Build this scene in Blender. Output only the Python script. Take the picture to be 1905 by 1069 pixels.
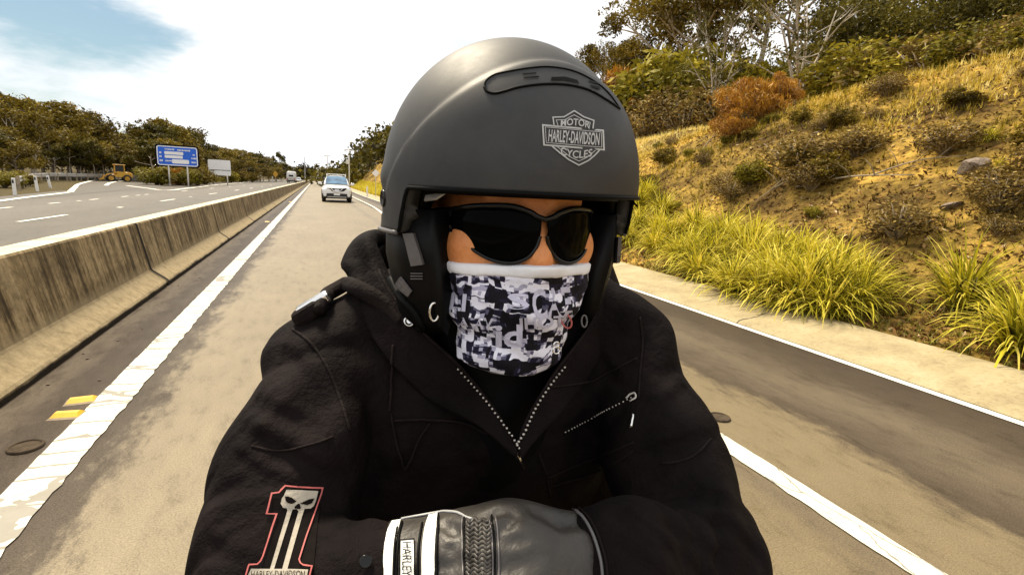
import bpy, bmesh, math, random
import numpy as np
from math import sin, cos, pi, radians, hypot, sqrt
from mathutils import Vector, Matrix
from mathutils.bvhtree import BVHTree
from mathutils.geometry import tessellate_polygon

for o in list(bpy.data.objects): bpy.data.objects.remove(o)
SC = bpy.context.scene
COL = SC.collection

# ------------------------------------------------------------------ camera
W, H, FPX = 1905.0, 1069.0, 952.0
YAW, PITCH, ROLL = radians(21.25), radians(10.9), radians(2.8)
CAM = np.array([0.0, 0.0, 1.4])
_F = np.array([sin(YAW)*cos(PITCH), cos(YAW)*cos(PITCH), -sin(PITCH)])
_R0 = np.array([cos(YAW), -sin(YAW), 0.0]); _U0 = np.cross(_R0, _F)
_R = cos(ROLL)*_R0 + sin(ROLL)*_U0
_U = -sin(ROLL)*_R0 + cos(ROLL)*_U0
cam = bpy.data.cameras.new('camera'); camo = bpy.data.objects.new('camera', cam); COL.objects.link(camo)
camo.matrix_world = Matrix(((_R[0], _U[0], -_F[0], CAM[0]), (_R[1], _U[1], -_F[1], CAM[1]), (_R[2], _U[2], -_F[2], CAM[2]), (0, 0, 0, 1)))
cam.sensor_width = 36; cam.lens = 36*FPX/W; cam.clip_start = 0.02; cam.clip_end = 4000
SC.camera = camo
SC.render.resolution_x, SC.render.resolution_y = 1024, 574

# ------------------------------------------------------------------ light
SUN_EL, SUN_AZ = radians(56), radians(-20)      # azimuth from +Y towards +X
SUND = Vector((sin(SUN_AZ)*cos(SUN_EL), cos(SUN_AZ)*cos(SUN_EL), sin(SUN_EL)))
sun = bpy.data.lights.new('sun', 'SUN'); sun.energy = 4.6; sun.angle = radians(12); sun.color = (1.0, 0.87, 0.66)
suno = bpy.data.objects.new('sun', sun); COL.objects.link(suno)
suno.rotation_euler = SUND.to_track_quat('Z', 'Y').to_euler()
wd = bpy.data.worlds.new('World'); SC.world = wd; wd.use_nodes = True
nt = wd.node_tree; nt.nodes.clear()
def nn(t, k, **kw):
    n = t.nodes.new(k)
    for a, b in kw.items(): setattr(n, a, b)
    return n
out = nn(nt, 'ShaderNodeOutputWorld'); bg = nn(nt, 'ShaderNodeBackground'); bg.inputs[1].default_value = 0.066
sky = nn(nt, 'ShaderNodeTexSky', sky_type='NISHITA'); sky.sun_disc = False
sky.sun_elevation = SUN_EL; sky.sun_rotation = SUN_AZ; sky.dust_density = 1.5; sky.air_density = 1.0
tc = nn(nt, 'ShaderNodeTexCoord')
mp = nn(nt, 'ShaderNodeMapping'); mp.inputs['Scale'].default_value = (1.6, 1.6, 5.0)
nz = nn(nt, 'ShaderNodeTexNoise'); nz.inputs['Scale'].default_value = 2.2; nz.inputs['Detail'].default_value = 6; nz.inputs['Roughness'].default_value = 0.55
nt.links.new(tc.outputs['Generated'], mp.inputs[0]); nt.links.new(mp.outputs[0], nz.inputs['Vector'])
# a thinner part of the cloud deck low in the sky over the far side of the opposite carriageway
def vray(px, py):
    d = _F*FPX + _R*(px-W/2) + _U*(H/2-py); return d/FPX
gd = vray(60, 95); gd = gd/np.linalg.norm(gd)
vm = nn(nt, 'ShaderNodeVectorMath', operation='DOT_PRODUCT'); vm.inputs[1].default_value = tuple(gd)
nt.links.new(tc.outputs['Generated'], vm.inputs[0])
add = nn(nt, 'ShaderNodeMath', operation='MULTIPLY_ADD'); add.inputs[1].default_value = 0.09; nt.links.new(nz.outputs['Fac'], add.inputs[0]); nt.links.new(vm.outputs['Value'], add.inputs[2])
mr = nn(nt, 'ShaderNodeMapRange', interpolation_type='SMOOTHSTEP'); mr.inputs['From Min'].default_value = 1.030; mr.inputs['From Max'].default_value = 1.05
nt.links.new(add.outputs[0], mr.inputs['Value'])
cl = nn(nt, 'ShaderNodeValToRGB'); nt.links.new(nz.outputs['Fac'], cl.inputs[0])
cl.color_ramp.elements[0].position = 0.3; cl.color_ramp.elements[0].color = (9.5, 10.0, 10.8, 1)
cl.color_ramp.elements[1].position = 0.6; cl.color_ramp.elements[1].color = (12.5, 12.3, 12.0, 1)
mxs = nn(nt, 'ShaderNodeMix', data_type='RGBA'); 
gam = nn(nt, 'ShaderNodeMix', data_type='RGBA', blend_type='MULTIPLY'); gam.inputs[0].default_value = 1.0
nt.links.new(sky.outputs[0], gam.inputs[6]); gam.inputs[7].default_value = (0.84, 0.98, 0.94, 1)
nt.links.new(mr.outputs[0], mxs.inputs[0]); nt.links.new(cl.outputs[0], mxs.inputs[6]); nt.links.new(gam.outputs[2], mxs.inputs[7])
nt.links.new(mxs.outputs[2], bg.inputs[0]); nt.links.new(bg.outputs[0], out.inputs[0])
SC.view_settings.view_transform = 'Standard'; SC.view_settings.look = 'None'
SC.view_settings.exposure = 0.6; SC.view_settings.gamma = 1.0
SC.cycles.max_bounces = 6; SC.cycles.diffuse_bounces = 3; SC.cycles.transparent_max_bounces = 8

# ------------------------------------------------------------------ helpers
rng = np.random.default_rng(7); random.seed(7)
def P(px, py, d): return CAM + vray(px, py)*d
def G(px, py, z=0.0):
    d = vray(px, py); return CAM + d*((z-1.4)/d[2])
def link(o, parent=None):
    COL.objects.link(o)
    if parent is not None: o.parent = parent
    return o
def tag(o, label=None, cat=None, group=None, kind=None):
    for k, v in (('label', label), ('category', cat), ('group', group), ('kind', kind)):
        if v: o[k] = v
    return o
def mesh(name, v, f, m=None, smooth=False, attr=None):
    me = bpy.data.meshes.new(name); v = np.asarray(v, dtype=np.float32)
    if isinstance(f, np.ndarray):
        n, k = f.shape
        me.vertices.add(len(v)); me.vertices.foreach_set('co', v.ravel())
        me.loops.add(n*k); me.loops.foreach_set('vertex_index', f.astype(np.int32).ravel())
        me.polygons.add(n); me.polygons.foreach_set('loop_start', np.arange(0, n*k, k, dtype=np.int32))
        me.polygons.foreach_set('loop_total', np.full(n, k, dtype=np.int32))
        me.update(calc_edges=True)
    else:
        me.from_pydata([tuple(map(float, p)) for p in v], [], f); me.update()
    if smooth: me.polygons.foreach_set('use_smooth', np.ones(len(me.polygons), dtype=bool))
    if attr is not None:
        a = me.attributes.new('var', 'FLOAT', 'POINT'); a.data.foreach_set('value', np.asarray(attr, dtype=np.float32))
    if m: me.materials.append(m)
    return me
def obj(name, me, parent=None, **kw):
    o = bpy.data.objects.new(name, me); link(o, parent); tag(o, **kw); return o
def empty(name, loc, rz=0, **kw):
    o = bpy.data.objects.new(name, None); o.location = tuple(map(float, loc)); o.rotation_euler.z = rz; o.empty_display_size = .2
    link(o); tag(o, **kw); return o
def copy_tree(o, parent=None):
    c = o.copy(); COL.objects.link(c)
    if parent is not None: c.parent = parent
    for ch in list(o.children): copy_tree(ch, c)
    return c
class MB:
    """collects shapes, builds one mesh"""
    def __init__(s): s.v = []; s.f = []
    def add(s, v, f):
        b = len(s.v); s.v += [tuple(map(float, p)) for p in v]; s.f += [tuple(i+b for i in q) for q in f]; return s
    def box(s, c, sz, bev=0.0, rot=None):
        bm = bmesh.new(); bmesh.ops.create_cube(bm, size=1)
        for q in bm.verts: q.co = Vector((q.co.x*sz[0], q.co.y*sz[1], q.co.z*sz[2]))
        if bev: bmesh.ops.bevel(bm, geom=bm.edges[:], offset=bev, segments=2, affect='EDGES', profile=.5)
        if rot is not None: bmesh.ops.rotate(bm, verts=bm.verts, cent=(0, 0, 0), matrix=rot)
        bm.verts.index_update()
        s.add([q.co + Vector(c) for q in bm.verts], [tuple(x.index for x in f.verts) for f in bm.faces]); bm.free(); return s
    def tube(s, path, r, n=8, cap=True):
        v, f = tube(path, r, n, cap); return s.add(v, f)
    def build(s, name, m, parent=None, smooth=False, bevel=0, **kw):
        o = obj(name, mesh(name, s.v, s.f, m, smooth), parent, **kw); return o
def tube(path, r, n=8, cap=True):
    path = [Vector(p) for p in path]; k = len(path)
    rr = [r]*k if not hasattr(r, '__len__') else list(r)
    v, f = [], []
    up = None
    for i, p in enumerate(path):
        t = (path[min(i+1, k-1)]-path[max(i-1, 0)])
        if t.length < 1e-9: t = Vector((0, 0, 1))
        t.normalize()
        if up is None:
            up = Vector((0, 0, 1)) if abs(t.z) < .9 else Vector((1, 0, 0))
        a = t.cross(up); a.normalize(); b = t.cross(a); b.normalize(); up = -b if b.dot(up) < 0 else b
        b = a.cross(t)
        for j in range(n):
            w = 2*pi*j/n; v.append(p + (a*cos(w)+b*sin(w))*rr[i])
    for i in range(k-1):
        for j in range(n):
            f.append((i*n+j, i*n+(j+1) % n, (i+1)*n+(j+1) % n, (i+1)*n+j))
    if cap:
        f.append(tuple(range(n-1, -1, -1))); f.append(tuple((k-1)*n+j for j in range(n)))
    return v, f
def loft(rings, closed=True, cap=True):
    n = len(rings[0]); v = [p for r in rings for p in r]; f = []
    for i in range(len(rings)-1):
        for j in range(n if closed else n-1):
            f.append((i*n+j, i*n+(j+1) % n, (i+1)*n+(j+1) % n, (i+1)*n+j))
    if cap and closed:
        f.append(tuple(range(n-1, -1, -1))); f.append(tuple((len(rings)-1)*n+j for j in range(n)))
    return v, f
def bez(pts, n=24):
    """catmull-rom through points"""
    pts = [np.array(p, float) for p in pts]; q = [2*pts[0]-pts[1]]+pts+[2*pts[-1]-pts[-2]]; res = []
    seg = len(pts)-1; m = max(2, n//seg)
    for i in range(seg):
        p0, p1, p2, p3 = q[i:i+4]
        for k in range(m):
            t = k/m
            res.append(.5*((2*p1)+(-p0+p2)*t+(2*p0-5*p1+4*p2-p3)*t*t+(-p0+3*p1-3*p2+p3)*t**3))
    res.append(pts[-1]); return res

# ------------------------------------------------------------------ materials
def newmat(name):
    m = bpy.data.materials.new(name); m.use_nodes = True
    t = m.node_tree; b = t.nodes['Principled BSDF']; return m, t, b
def ramp(t, stops, src):
    r = nn(t, 'ShaderNodeValToRGB'); e = r.color_ramp.elements
    while len(e) < len(stops): e.new(0.5)
    for x, (p, c) in zip(e, stops): x.position = p; x.color = (*c, 1)
    t.links.new(src, r.inputs[0]); return r
def noise(t, vec, scale, detail=4, rough=.55, dist=0.0):
    n = nn(t, 'ShaderNodeTexNoise'); n.inputs['Scale'].default_value = scale; n.inputs['Detail'].default_value = detail
    n.inputs['Roughness'].default_value = rough; n.inputs['Distortion'].default_value = dist
    if vec is not None: t.links.new(vec, n.inputs['Vector'])
    return n
def math_(t, op, a, b=None, clamp=False):
    n = nn(t, 'ShaderNodeMath', operation=op, use_clamp=clamp)
    for i, x in enumerate((a, b)):
        if x is None: continue
        if isinstance(x, (int, float)): n.inputs[i].default_value = x
        else: t.links.new(x, n.inputs[i])
    return n.outputs[0]
def mixc(t, fac, a, b):
    n = nn(t, 'ShaderNodeMix', data_type='RGBA')
    for i, x in ((0, fac), (6, a), (7, b)):
        if isinstance(x, (int, float)): n.inputs[i].default_value = x
        elif isinstance(x, tuple): n.inputs[i].default_value = (*x, 1)
        else: t.links.new(x, n.inputs[i])
    return n.outputs[2]
def bump(t, b, src, strength=.3, dist=.01):
    n = nn(t, 'ShaderNodeBump'); n.inputs['Strength'].default_value = strength; n.inputs['Distance'].default_value = dist
    t.links.new(src, n.inputs['Height']); t.links.new(n.outputs[0], b.inputs['Normal'])
def geo(t): return nn(t, 'ShaderNodeNewGeometry').outputs['Position']
def objc(t): return nn(t, 'ShaderNodeTexCoord').outputs['Object']
def simple(name, c, rough=.6, var=.15, scale=8, metal=0, spec=.5, bmp=0, bscale=None, bdist=.003):
    m, t, b = newmat(name); n = noise(t, objc(t), scale)
    lo = tuple(x*(1-var) for x in c); hi = tuple(min(1, x*(1+var)) for x in c)
    t.links.new(ramp(t, [(.3, lo), (.7, hi)], n.outputs[0]).outputs[0], b.inputs['Base Color'])
    b.inputs['Roughness'].default_value = rough; b.inputs['Metallic'].default_value = metal; b.inputs['Specular IOR Level'].default_value = spec
    if bmp:
        n2 = noise(t, objc(t), bscale or scale*6, 3); bump(t, b, n2.outputs[0], bmp, bdist)
    return m
def varmat(name, stops, rough=.6, spec=.3, perobj=.25, trans=0.0):
    """leaf/grass: colour from the per-vertex 'var' attribute, shifted a little per object"""
    m, t, b = newmat(name)
    a = nn(t, 'ShaderNodeAttribute', attribute_name='var')
    oi = nn(t, 'ShaderNodeObjectInfo')
    s = math_(t, 'ADD', a.outputs['Fac'], math_(t, 'MULTIPLY', math_(t, 'SUBTRACT', oi.outputs['Random'], .5), perobj), True)
    t.links.new(ramp(t, stops, s).outputs[0], b.inputs['Base Color'])
    b.inputs['Roughness'].default_value = rough; b.inputs['Specular IOR Level'].default_value = spec
    if trans:
        tr = nn(t, 'ShaderNodeBsdfTranslucent'); mx = nn(t, 'ShaderNodeMixShader'); mx.inputs[0].default_value = trans
        t.links.new(ramp(t, stops, s).outputs[0], tr.inputs[0])
        t.links.new(b.outputs[0], mx.inputs[1]); t.links.new(tr.outputs[0], mx.inputs[2])
        t.links.new(mx.outputs[0], t.nodes['Material Output'].inputs[0])
    return m
M = {}
M['white_paint'] = simple('white_paint', (.78, .77, .74), .35, .05)
M['white_post'] = simple('white_post', (.75, .73, .68), .6, .1)
M['steel'] = simple('steel', (.5, .48, .44), .5, .15, metal=.4)
M['dark_plastic'] = simple('dark_plastic', (.012, .012, .013), .45, .2)
M['rubber'] = simple('rubber', (.015, .014, .013), .8, .2)
M['chrome'] = simple('chrome', (.75, .74, .72), .18, .03, metal=1)
M['black'] = simple('black', (.004, .004, .004), .5, .1)
M['lamp_glass'] = simple('lamp_glass', (.75, .75, .74), .1, .03)
M['yellow_machine'] = simple('yellow_machine', (.62, .33, .03), .5, .15)
M['bark'] = simple('bark', (.20, .155, .11), .85, .4, 3, bmp=.5, bscale=14, bdist=.02)
M['pale_bark'] = simple('pale_bark', (.42, .36, .28), .8, .3, 2.5, bmp=.4, bscale=10, bdist=.02)
M['dead_wood'] = simple('dead_wood', (.30, .24, .16), .85, .35, 5)
M['rock'] = simple('rock', (.22, .17, .13), .9, .4, 6, bmp=.6, bscale=14, bdist=.03)
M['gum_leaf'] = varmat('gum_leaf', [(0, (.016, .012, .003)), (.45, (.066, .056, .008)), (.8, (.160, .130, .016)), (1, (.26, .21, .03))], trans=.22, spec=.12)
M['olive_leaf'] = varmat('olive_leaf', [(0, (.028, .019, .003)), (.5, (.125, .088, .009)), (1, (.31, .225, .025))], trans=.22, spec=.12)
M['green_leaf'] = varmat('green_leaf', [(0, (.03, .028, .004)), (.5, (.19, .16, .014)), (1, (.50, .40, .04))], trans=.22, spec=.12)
M['rust_leaf'] = varmat('rust_leaf', [(0, (.08, .028, .004)), (.5, (.34, .15, .012)), (1, (.62, .33, .03))], trans=.25)
M['brown_leaf'] = varmat('brown_leaf', [(0, (.025, .014, .005)), (.5, (.19, .125, .032)), (1, (.48, .34, .10))], trans=.15, spec=.1)
M['strap_leaf'] = varmat('strap_leaf', [(0, (.05, .042, .010)), (.3, (.19, .18, .012)), (.62, (.58, .50, .03)), (1, (.85, .70, .13))], rough=.55, spec=.12, perobj=.12, trans=.25)
M['dry_grass'] = varmat('dry_grass', [(0, (.06, .042, .008)), (.25, (.17, .135, .016)), (.5, (.42, .31, .035)), (.75, (.74, .54, .10)), (1, (.88, .74, .30))], rough=.8, spec=.05, perobj=0, trans=.2)
M['litter'] = varmat('litter', [(0, (.035, .016, .006)), (.5, (.17, .085, .028)), (.85, (.38, .23, .08)), (1, (.55, .42, .25))], rough=.8, spec=.05, perobj=0)

# ------------------------------------------------------------------ terrain
def sst(a, b, x):
    t = np.clip((np.asarray(x, float)-a)/(b-a), 0, 1); return t*t*(3-2*t)
def lump(x, y, s, ph):
    return (np.sin(x*s+ph)*np.cos(y*s*.83+ph*2.1)+.5*np.sin(x*s*2.3+y*s*1.7+ph*3))/1.5
def bend(y):        # the far road swings gently to the right
    return np.where(np.asarray(y, float) > 45, (np.asarray(y, float)-45)**2*.00032, 0.)
def crest(y):
    return np.interp(y, [-80, 0, 6, 12, 18, 30, 60, 110, 200, 400], [4.6, 4.5, 4.25, 3.85, 3.4, 3.3, 4.0, 6.6, 6.2, 5])
def tz(x, y):
    x = np.asarray(x, float); y = np.asarray(y, float)
    xr = x-bend(y)
    c = crest(y)
    t = np.clip((xr-6.6)/(12.0-6.6), 0, 1)
    z = .13+.28*sst(5.4, 7.0, xr)+(c-.4)*(t*.75+.25*t*t*(3-2*t))+np.clip(xr-12, 0, 60)*.10
    z = z+(lump(x, y, .9, 1.)*.10+lump(x, y, 2.6, 4.)*.045)*sst(5.6, 7.5, xr)
    z = np.where(xr < 5.34, -.03, z)
    # the left side lies level with the road and lifts into a wooded rise
    e = -(x+13.5+np.clip(y-60, 0, 300)*.028)
    flat = sst(30, 42, y)*(1-sst(92, 115, y))
    e2 = e-20*flat
    zl = -.03+.25*sst(0, 4, e2)+np.clip(e2-6, 0, 120)*.035+lump(x, y, .35, 2.)*.12*sst(2, 8, e2)
    return np.where(x < -5, zl, z)
xs = np.unique(np.concatenate([np.linspace(-500, -60, 30), np.linspace(-60, -10, 60), np.linspace(-10, 5, 10), np.linspace(5, 16, 90), np.linspace(16, 60, 50), np.linspace(60, 500, 25)]))
ys = np.unique(np.concatenate([np.linspace(-120, 0, 40), np.linspace(0, 30, 130), np.linspace(30, 130, 90), np.linspace(130, 1500, 50)]))
XX, YY = np.meshgrid(xs, ys); ZZ = tz(XX, YY)
vv = np.stack([XX.ravel(), YY.ravel(), ZZ.ravel()], 1); nx, ny = len(xs), len(ys)
ii = np.arange((ny-1)*(nx-1)); r_, c_ = ii//(nx-1), ii % (nx-1); b0 = r_*nx+c_
ff = np.stack([b0, b0+1, b0+nx+1, b0+nx], 1)
m, t, b = newmat('ground_soil'); g = geo(t)
n1 = noise(t, g, .55, 5, .6); n2 = noise(t, g, 5.0, 5, .65); n3 = noise(t, g, 22, 3, .6)
base = ramp(t, [(.30, (.05, .034, .012)), (.41, (.14, .092, .026)), (.53, (.36, .25, .06)), (.66, (.62, .40, .09))], n1.outputs[0])
fine = ramp(t, [(.36, (.12, .09, .06)), (.46, (.6, .55, .5)), (.62, (1.15, 1.05, .9))], n2.outputs[0])
mu = nn(t, 'ShaderNodeMix', data_type='RGBA', blend_type='MULTIPLY'); mu.inputs[0].default_value = .75
t.links.new(base.outputs[0], mu.inputs[6]); t.links.new(fine.outputs[0], mu.inputs[7])
sx_ = nn(t, 'ShaderNodeSeparateXYZ'); t.links.new(g, sx_.inputs[0])
t.links.new(mixc(t, math_(t, 'LESS_THAN', sx_.outputs[0], -8.0), mu.outputs[2], ramp(t, [(.3, (.035, .026, .012)), (.6, (.11, .085, .035))], n2.outputs[0]).outputs[0]), b.inputs['Base Color']); b.inputs['Roughness'].default_value = .95; b.inputs['Specular IOR Level'].default_value = .1
bump(t, b, math_(t, 'ADD', n2.outputs[0], n3.outputs[0]), .9, .06)
M['soil'] = m
obj('ground', mesh('ground', vv, ff, m, True), kind='structure')
def march(px, py, t0=2.0, t1=400.0):
    """where the ray through a pixel meets the terrain"""
    d = vray(px, py); ts = np.geomspace(t0, t1, 4000); pts = CAM+ts[:, None]*d
    below = pts[:, 2] < tz(pts[:, 0], pts[:, 1])
    i = int(np.argmax(below)) if below.any() else len(ts)-1
    return np.array([pts[i, 0], pts[i, 1], float(tz(pts[i, 0], pts[i, 1]))])

# ------------------------------------------------------------------ roads
def grid_strip(name, xl, xr, ys, z, m, nxn=8, jitter=None, **kw):
    v = []; f = []
    for i, y in enumerate(ys):
        a, b_ = xl(y), xr(y)
        if jitter: a += jitter[0]*random.uniform(-1, 1); b_ += jitter[1]*random.uniform(-1, 1)
        for k in range(nxn): v.append((a+(b_-a)*k/(nxn-1), y, z))
    for i in range(len(ys)-1):
        for k in range(nxn-1):
            q = i*nxn+k; f.append((q, q+1, q+nxn+1, q+nxn))
    return obj(name, mesh(name, v, f, m), kind='structure', **kw)
def asphalt(name, bands):
    m, t, b = newmat(name); g = geo(t)
    sep = nn(t, 'ShaderNodeSeparateXYZ'); t.links.new(g, sep.inputs[0])
    st = nn(t, 'ShaderNodeMapping'); st.inputs['Scale'].default_value = (1.0, .38, 1.0); t.links.new(g, st.inputs[0])
    rag = noise(t, st.outputs[0], 3.2, 6, .72); rag2 = noise(t, st.outputs[0], 16, 4, .7)
    x = math_(t, 'ADD', sep.outputs[0], math_(t, 'MULTIPLY', math_(t, 'SUBTRACT', rag.outputs[0], .5), .75))
    x = math_(t, 'ADD', x, math_(t, 'MULTIPLY', math_(t, 'SUBTRACT', rag2.outputs[0], .5), .30))
    x0, x1 = bands[0][0], bands[-1][0]
    r = ramp(t, [((p-x0)/(x1-x0), c) for p, c in bands], math_(t, 'DIVIDE', math_(t, 'SUBTRACT', x, x0), x1-x0))
    r.color_ramp.interpolation = 'LINEAR'
    sp = noise(t, g, 130, 4, .85); big = noise(t, st.outputs[0], 1.1, 5, .6); mid = noise(t, st.outputs[0], 9, 5, .75)
    s1 = ramp(t, [(.30, (.45, .43, .40)), (.5, (.95, .95, .95)), (.72, (1.55, 1.52, 1.45))], sp.outputs[0])
    s2 = ramp(t, [(.32, (.88, .87, .86)), (.66, (1.07, 1.07, 1.06))], big.outputs[0])
    s3 = ramp(t, [(.33, (.76, .75, .72)), (.46, (1, 1, 1)), (.72, (1.14, 1.13, 1.1))], mid.outputs[0])
    cur = r.outputs[0]
    for s in (s1, s2, s3):
        mu = nn(t, 'ShaderNodeMix', data_type='RGBA', blend_type='MULTIPLY'); mu.inputs[0].default_value = 1
        t.links.new(cur, mu.inputs[6]); t.links.new(s.outputs[0], mu.inputs[7]); cur = mu.outputs[2]
    t.links.new(cur, b.inputs['Base Color']); b.inputs['Roughness'].default_value = .52
    t.links.new(math_(t, 'MULTIPLY', cur, 3.6, True), b.inputs['Specular IOR Level'])
    bump(t, b, sp.outputs[0], .35, .004); return m
TAN = (.165, .126, .066); DK = (.050, .036, .024); DK2 = (.062, .046, .030); GR = (.12, .095, .06)
M['asphalt_near'] = asphalt('asphalt_near', [(-1.85, (.030, .020, .012)), (-1.66, (.070, .050, .030)), (-1.48, (.040, .028, .019)), (-1.3, (.048, .034, .023)), (-1.0, (.062, .046, .030)), (-.86, TAN), (1.85, TAN), (2.08, (.13, .10, .06)), (2.3, TAN), (2.80, TAN), (2.98, DK2), (3.5, (.115, .088, .055)), (3.9, DK2), (4.6, DK)])
M['asphalt_far'] = asphalt('asphalt_far', [(-40, (.060, .050, .036)), (-12, (.066, .054, .038)), (-9, (.088, .072, .050)), (-6, (.074, .061, .042)), (-2.2, (.080, .066, .046))])
YN = [-30+i*2 for i in range(14)]+[-2+i*.5 for i in range(80)]+[38+i*4 for i in range(120)]
def laneshift(y): return .95*float(sst(6, 34, y))+float(bend(y))
def edge_left(y): return float(np.interp(y, [-40, 20, 26, 37, 50, 98, 295, 600], [-11.2, -11.2, -11.5, -13.0, -13.6, -15.2, -19, -22]))
grid_strip('road', lambda y: -1.85, lambda y: 4.53+float(bend(y)), YN, 0.0, M['asphalt_near'], 10)
grid_strip('road', lambda y: edge_left(y)-.9, lambda y: -2.2, YN, -.004, M['asphalt_far'], 10)
# side road apron on the far left
ap = [G(0, 372), G(60, 364), G(128, 357.5), G(146, 348), G(158, 340), G(190, 332.5), (-36, 92, 0), (-52, 92, 0), (-60, 120, 0), (-30, 125, 0), (-20, 80, 0), (-14, 62, 0), (-12.5, 45, 0), (-11.5, 30, 0)]
m_ = mesh('side_road', [(p[0], p[1], .004) for p in ap], [tuple(range(len(ap)))], M['asphalt_far']); obj('side_road', m_, kind='structure')
# painted lines
def line_mat(name, sx, sy, thr, chp):
    m, t, b = newmat(name); g = geo(t)
    mpn = nn(t, 'ShaderNodeMapping'); mpn.inputs['Scale'].default_value = (sx, sy, 1); t.links.new(g, mpn.inputs[0])
    wr = noise(t, g, 2.5, 4, .6)
    w = nn(t, 'ShaderNodeTexVoronoi', feature='DISTANCE_TO_EDGE'); w.inputs['Scale'].default_value = 2.1
    va = nn(t, 'ShaderNodeVectorMath', operation='MULTIPLY_ADD'); va.inputs[1].default_value = (.3, .3, .3); t.links.new(wr.outputs['Color'], va.inputs[0]); t.links.new(mpn.outputs[0], va.inputs[2])
    t.links.new(va.outputs[0], w.inputs['Vector'])
    crk = math_(t, 'LESS_THAN', w.outputs['Distance'], thr)
    gr = ramp(t, [(.25, (.46, .43, .34)), (.5, (.60, .57, .47)), (.8, (.72, .69, .60))], noise(t, g, 6, 5, .7).outputs[0])
    chip = ramp(t, [(.60, (0, 0, 0)), (.68, (1, 1, 1))], noise(t, g, 26, 4, .75).outputs[0])
    col = mixc(t, math_(t, 'MULTIPLY', crk, .7), gr.outputs[0], (.06, .048, .03))
    col = mixc(t, math_(t, 'MULTIPLY', chip.outputs[0], chp), col, (.16, .125, .08))
    t.links.new(col, b.inputs['Base Color']); b.inputs['Roughness'].default_value = .55
    return m
M['line'] = line_mat('worn_line_paint', .4, 2.2, .040, .5); M['line_thin'] = line_mat('line_paint', 2.2, .55, .012, .25)
M['clean_line'] = simple('clean_line', (.74, .71, .62), .55, .15, 3)
YL = [-12+i*.06 for i in range(420)]+[13.2+i*.4 for i in range(80)]+[45.2+i*4 for i in range(80)]
grid_strip('edge_line', lambda y: -1.292, lambda y: -1.095, YL, .006, M['line'], 3, (.003, .008))
grid_strip('lane_line', lambda y: 2.135+laneshift(y), lambda y: 2.275+laneshift(y), YL, .006, M['line_thin'], 3, (.006, .002))
grid_strip('edge_line', lambda y: 4.405+float(bend(y)), lambda y: 4.492+float(bend(y)), YN, .006, M['clean_line'], 2)
grid_strip('median_line', lambda y: -2.62, lambda y: -2.48, YN, .004, M['clean_line'], 2)
def strip(name, pts, wd_, m, z=.012):
    pts = bez([np.array([p[0], p[1], 0]) for p in pts], 40); v = []; f = []
    for i, p in enumerate(pts):
        d = pts[min(i+1, len(pts)-1)]-pts[max(i-1, 0)]; d = d/np.linalg.norm(d); n = np.array([-d[1], d[0], 0])*wd_/2
        v += [(*(p-n)[:2], z), (*(p+n)[:2], z)]
    for i in range(len(pts)-1): f.append((2*i, 2*i+1, 2*i+3, 2*i+2))
    return obj(name, mesh(name, v, f, m), kind='structure')
strip('edge_line', [G(-120, 391), G(0, 374), G(60, 366), G(128, 358)], .26, M['clean_line'])
strip('edge_line', [G(131, 357), G(139, 349), G(152, 341), G(186, 333)], .30, M['clean_line'])
strip('edge_line', [G(197, 345), G(206, 340), G(226, 337), G(262, 335)], .30, M['clean_line'])
strip('edge_line', [G(236, 345.5), G(272, 350), G(312, 354), G(360, 349), G(430, 341.5), G(500, 335.8)], .30, M['clean_line'])
dash = MB()
def dsh(x, y0, y1, w_=.13):
    dash.add([(x-w_/2, y0, .008), (x+w_/2, y0, .008), (x+w_/2, y1, .008), (x-w_/2, y1, .008)], [(0, 1, 2, 3)])
for y0, y1 in ((4, 7), (16.3, 19), (29.2, 31.9), (41.5, 44.5), (54, 57), (66, 69), (80, 83), (95, 98)): dsh(-6.9, y0, y1)
dsh(-6.85, 23.2, 23.6, .16); dsh(-6.95, 35.7, 36.1, .16)
for y0, y1 in ((13, 15), (20.7, 21.9), (24.5, 25.4), (27.1, 27.4), (28.4, 29.4), (32.6, 33.6), (35, 35.7), (36.6, 37.4), (46, 48), (58, 60), (70, 72), (84, 86)): dsh(-9.3-.004*y0, y0, y1)
dash.build('lane_dashes', M['clean_line'], kind='structure')
# kerb
m, t, b = newmat('kerb_concrete'); g = geo(t)
sep = nn(t, 'ShaderNodeSeparateXYZ'); t.links.new(g, sep.inputs[0])
fr = math_(t, 'FRACT', math_(t, 'DIVIDE', math_(t, 'ADD', math_(t, 'ADD', sep.outputs[1], -1.05), math_(t, 'MULTIPLY', noise(t, g, 4, 3).outputs[0], .12)), 3.4))
jn = math_(t, 'LESS_THAN', fr, .007)
k1 = ramp(t, [(.3, (.25, .195, .10)), (.5, (.345, .28, .15)), (.7, (.41, .34, .20))], noise(t, g, 2.2, 5, .65).outputs[0])
k2 = ramp(t, [(.34, (.7, .68, .64)), (.5, (1, 1, 1))], noise(t, g, 30, 4, .75).outputs[0])
mu = nn(t, 'ShaderNodeMix', data_type='RGBA', blend_type='MULTIPLY'); mu.inputs[0].default_value = .8
t.links.new(k1.outputs[0], mu.inputs[6]); t.links.new(k2.outputs[0], mu.inputs[7])
t.links.new(mixc(t, jn, mu.outputs[2], (.09, .07, .04)), b.inputs['Base Color']); b.inputs['Roughness'].default_value = .85
bump(t, b, noise(t, g, 60, 3, .7).outputs[0], .3, .004)
prof = [(4.50, -.05), (4.50, .012), (4.535, .035), (4.60, .045), (4.80, .075), (5.02, .115), (5.14, .135), (5.30, .148), (5.37, .146), (5.38, -.1)]
rings = [[(x+float(bend(y)), y, z) for x, z in prof] for y in YN]
v, f = loft(rings, closed=False)
obj('kerb', mesh('kerb', v, f, m), kind='structure')

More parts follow.
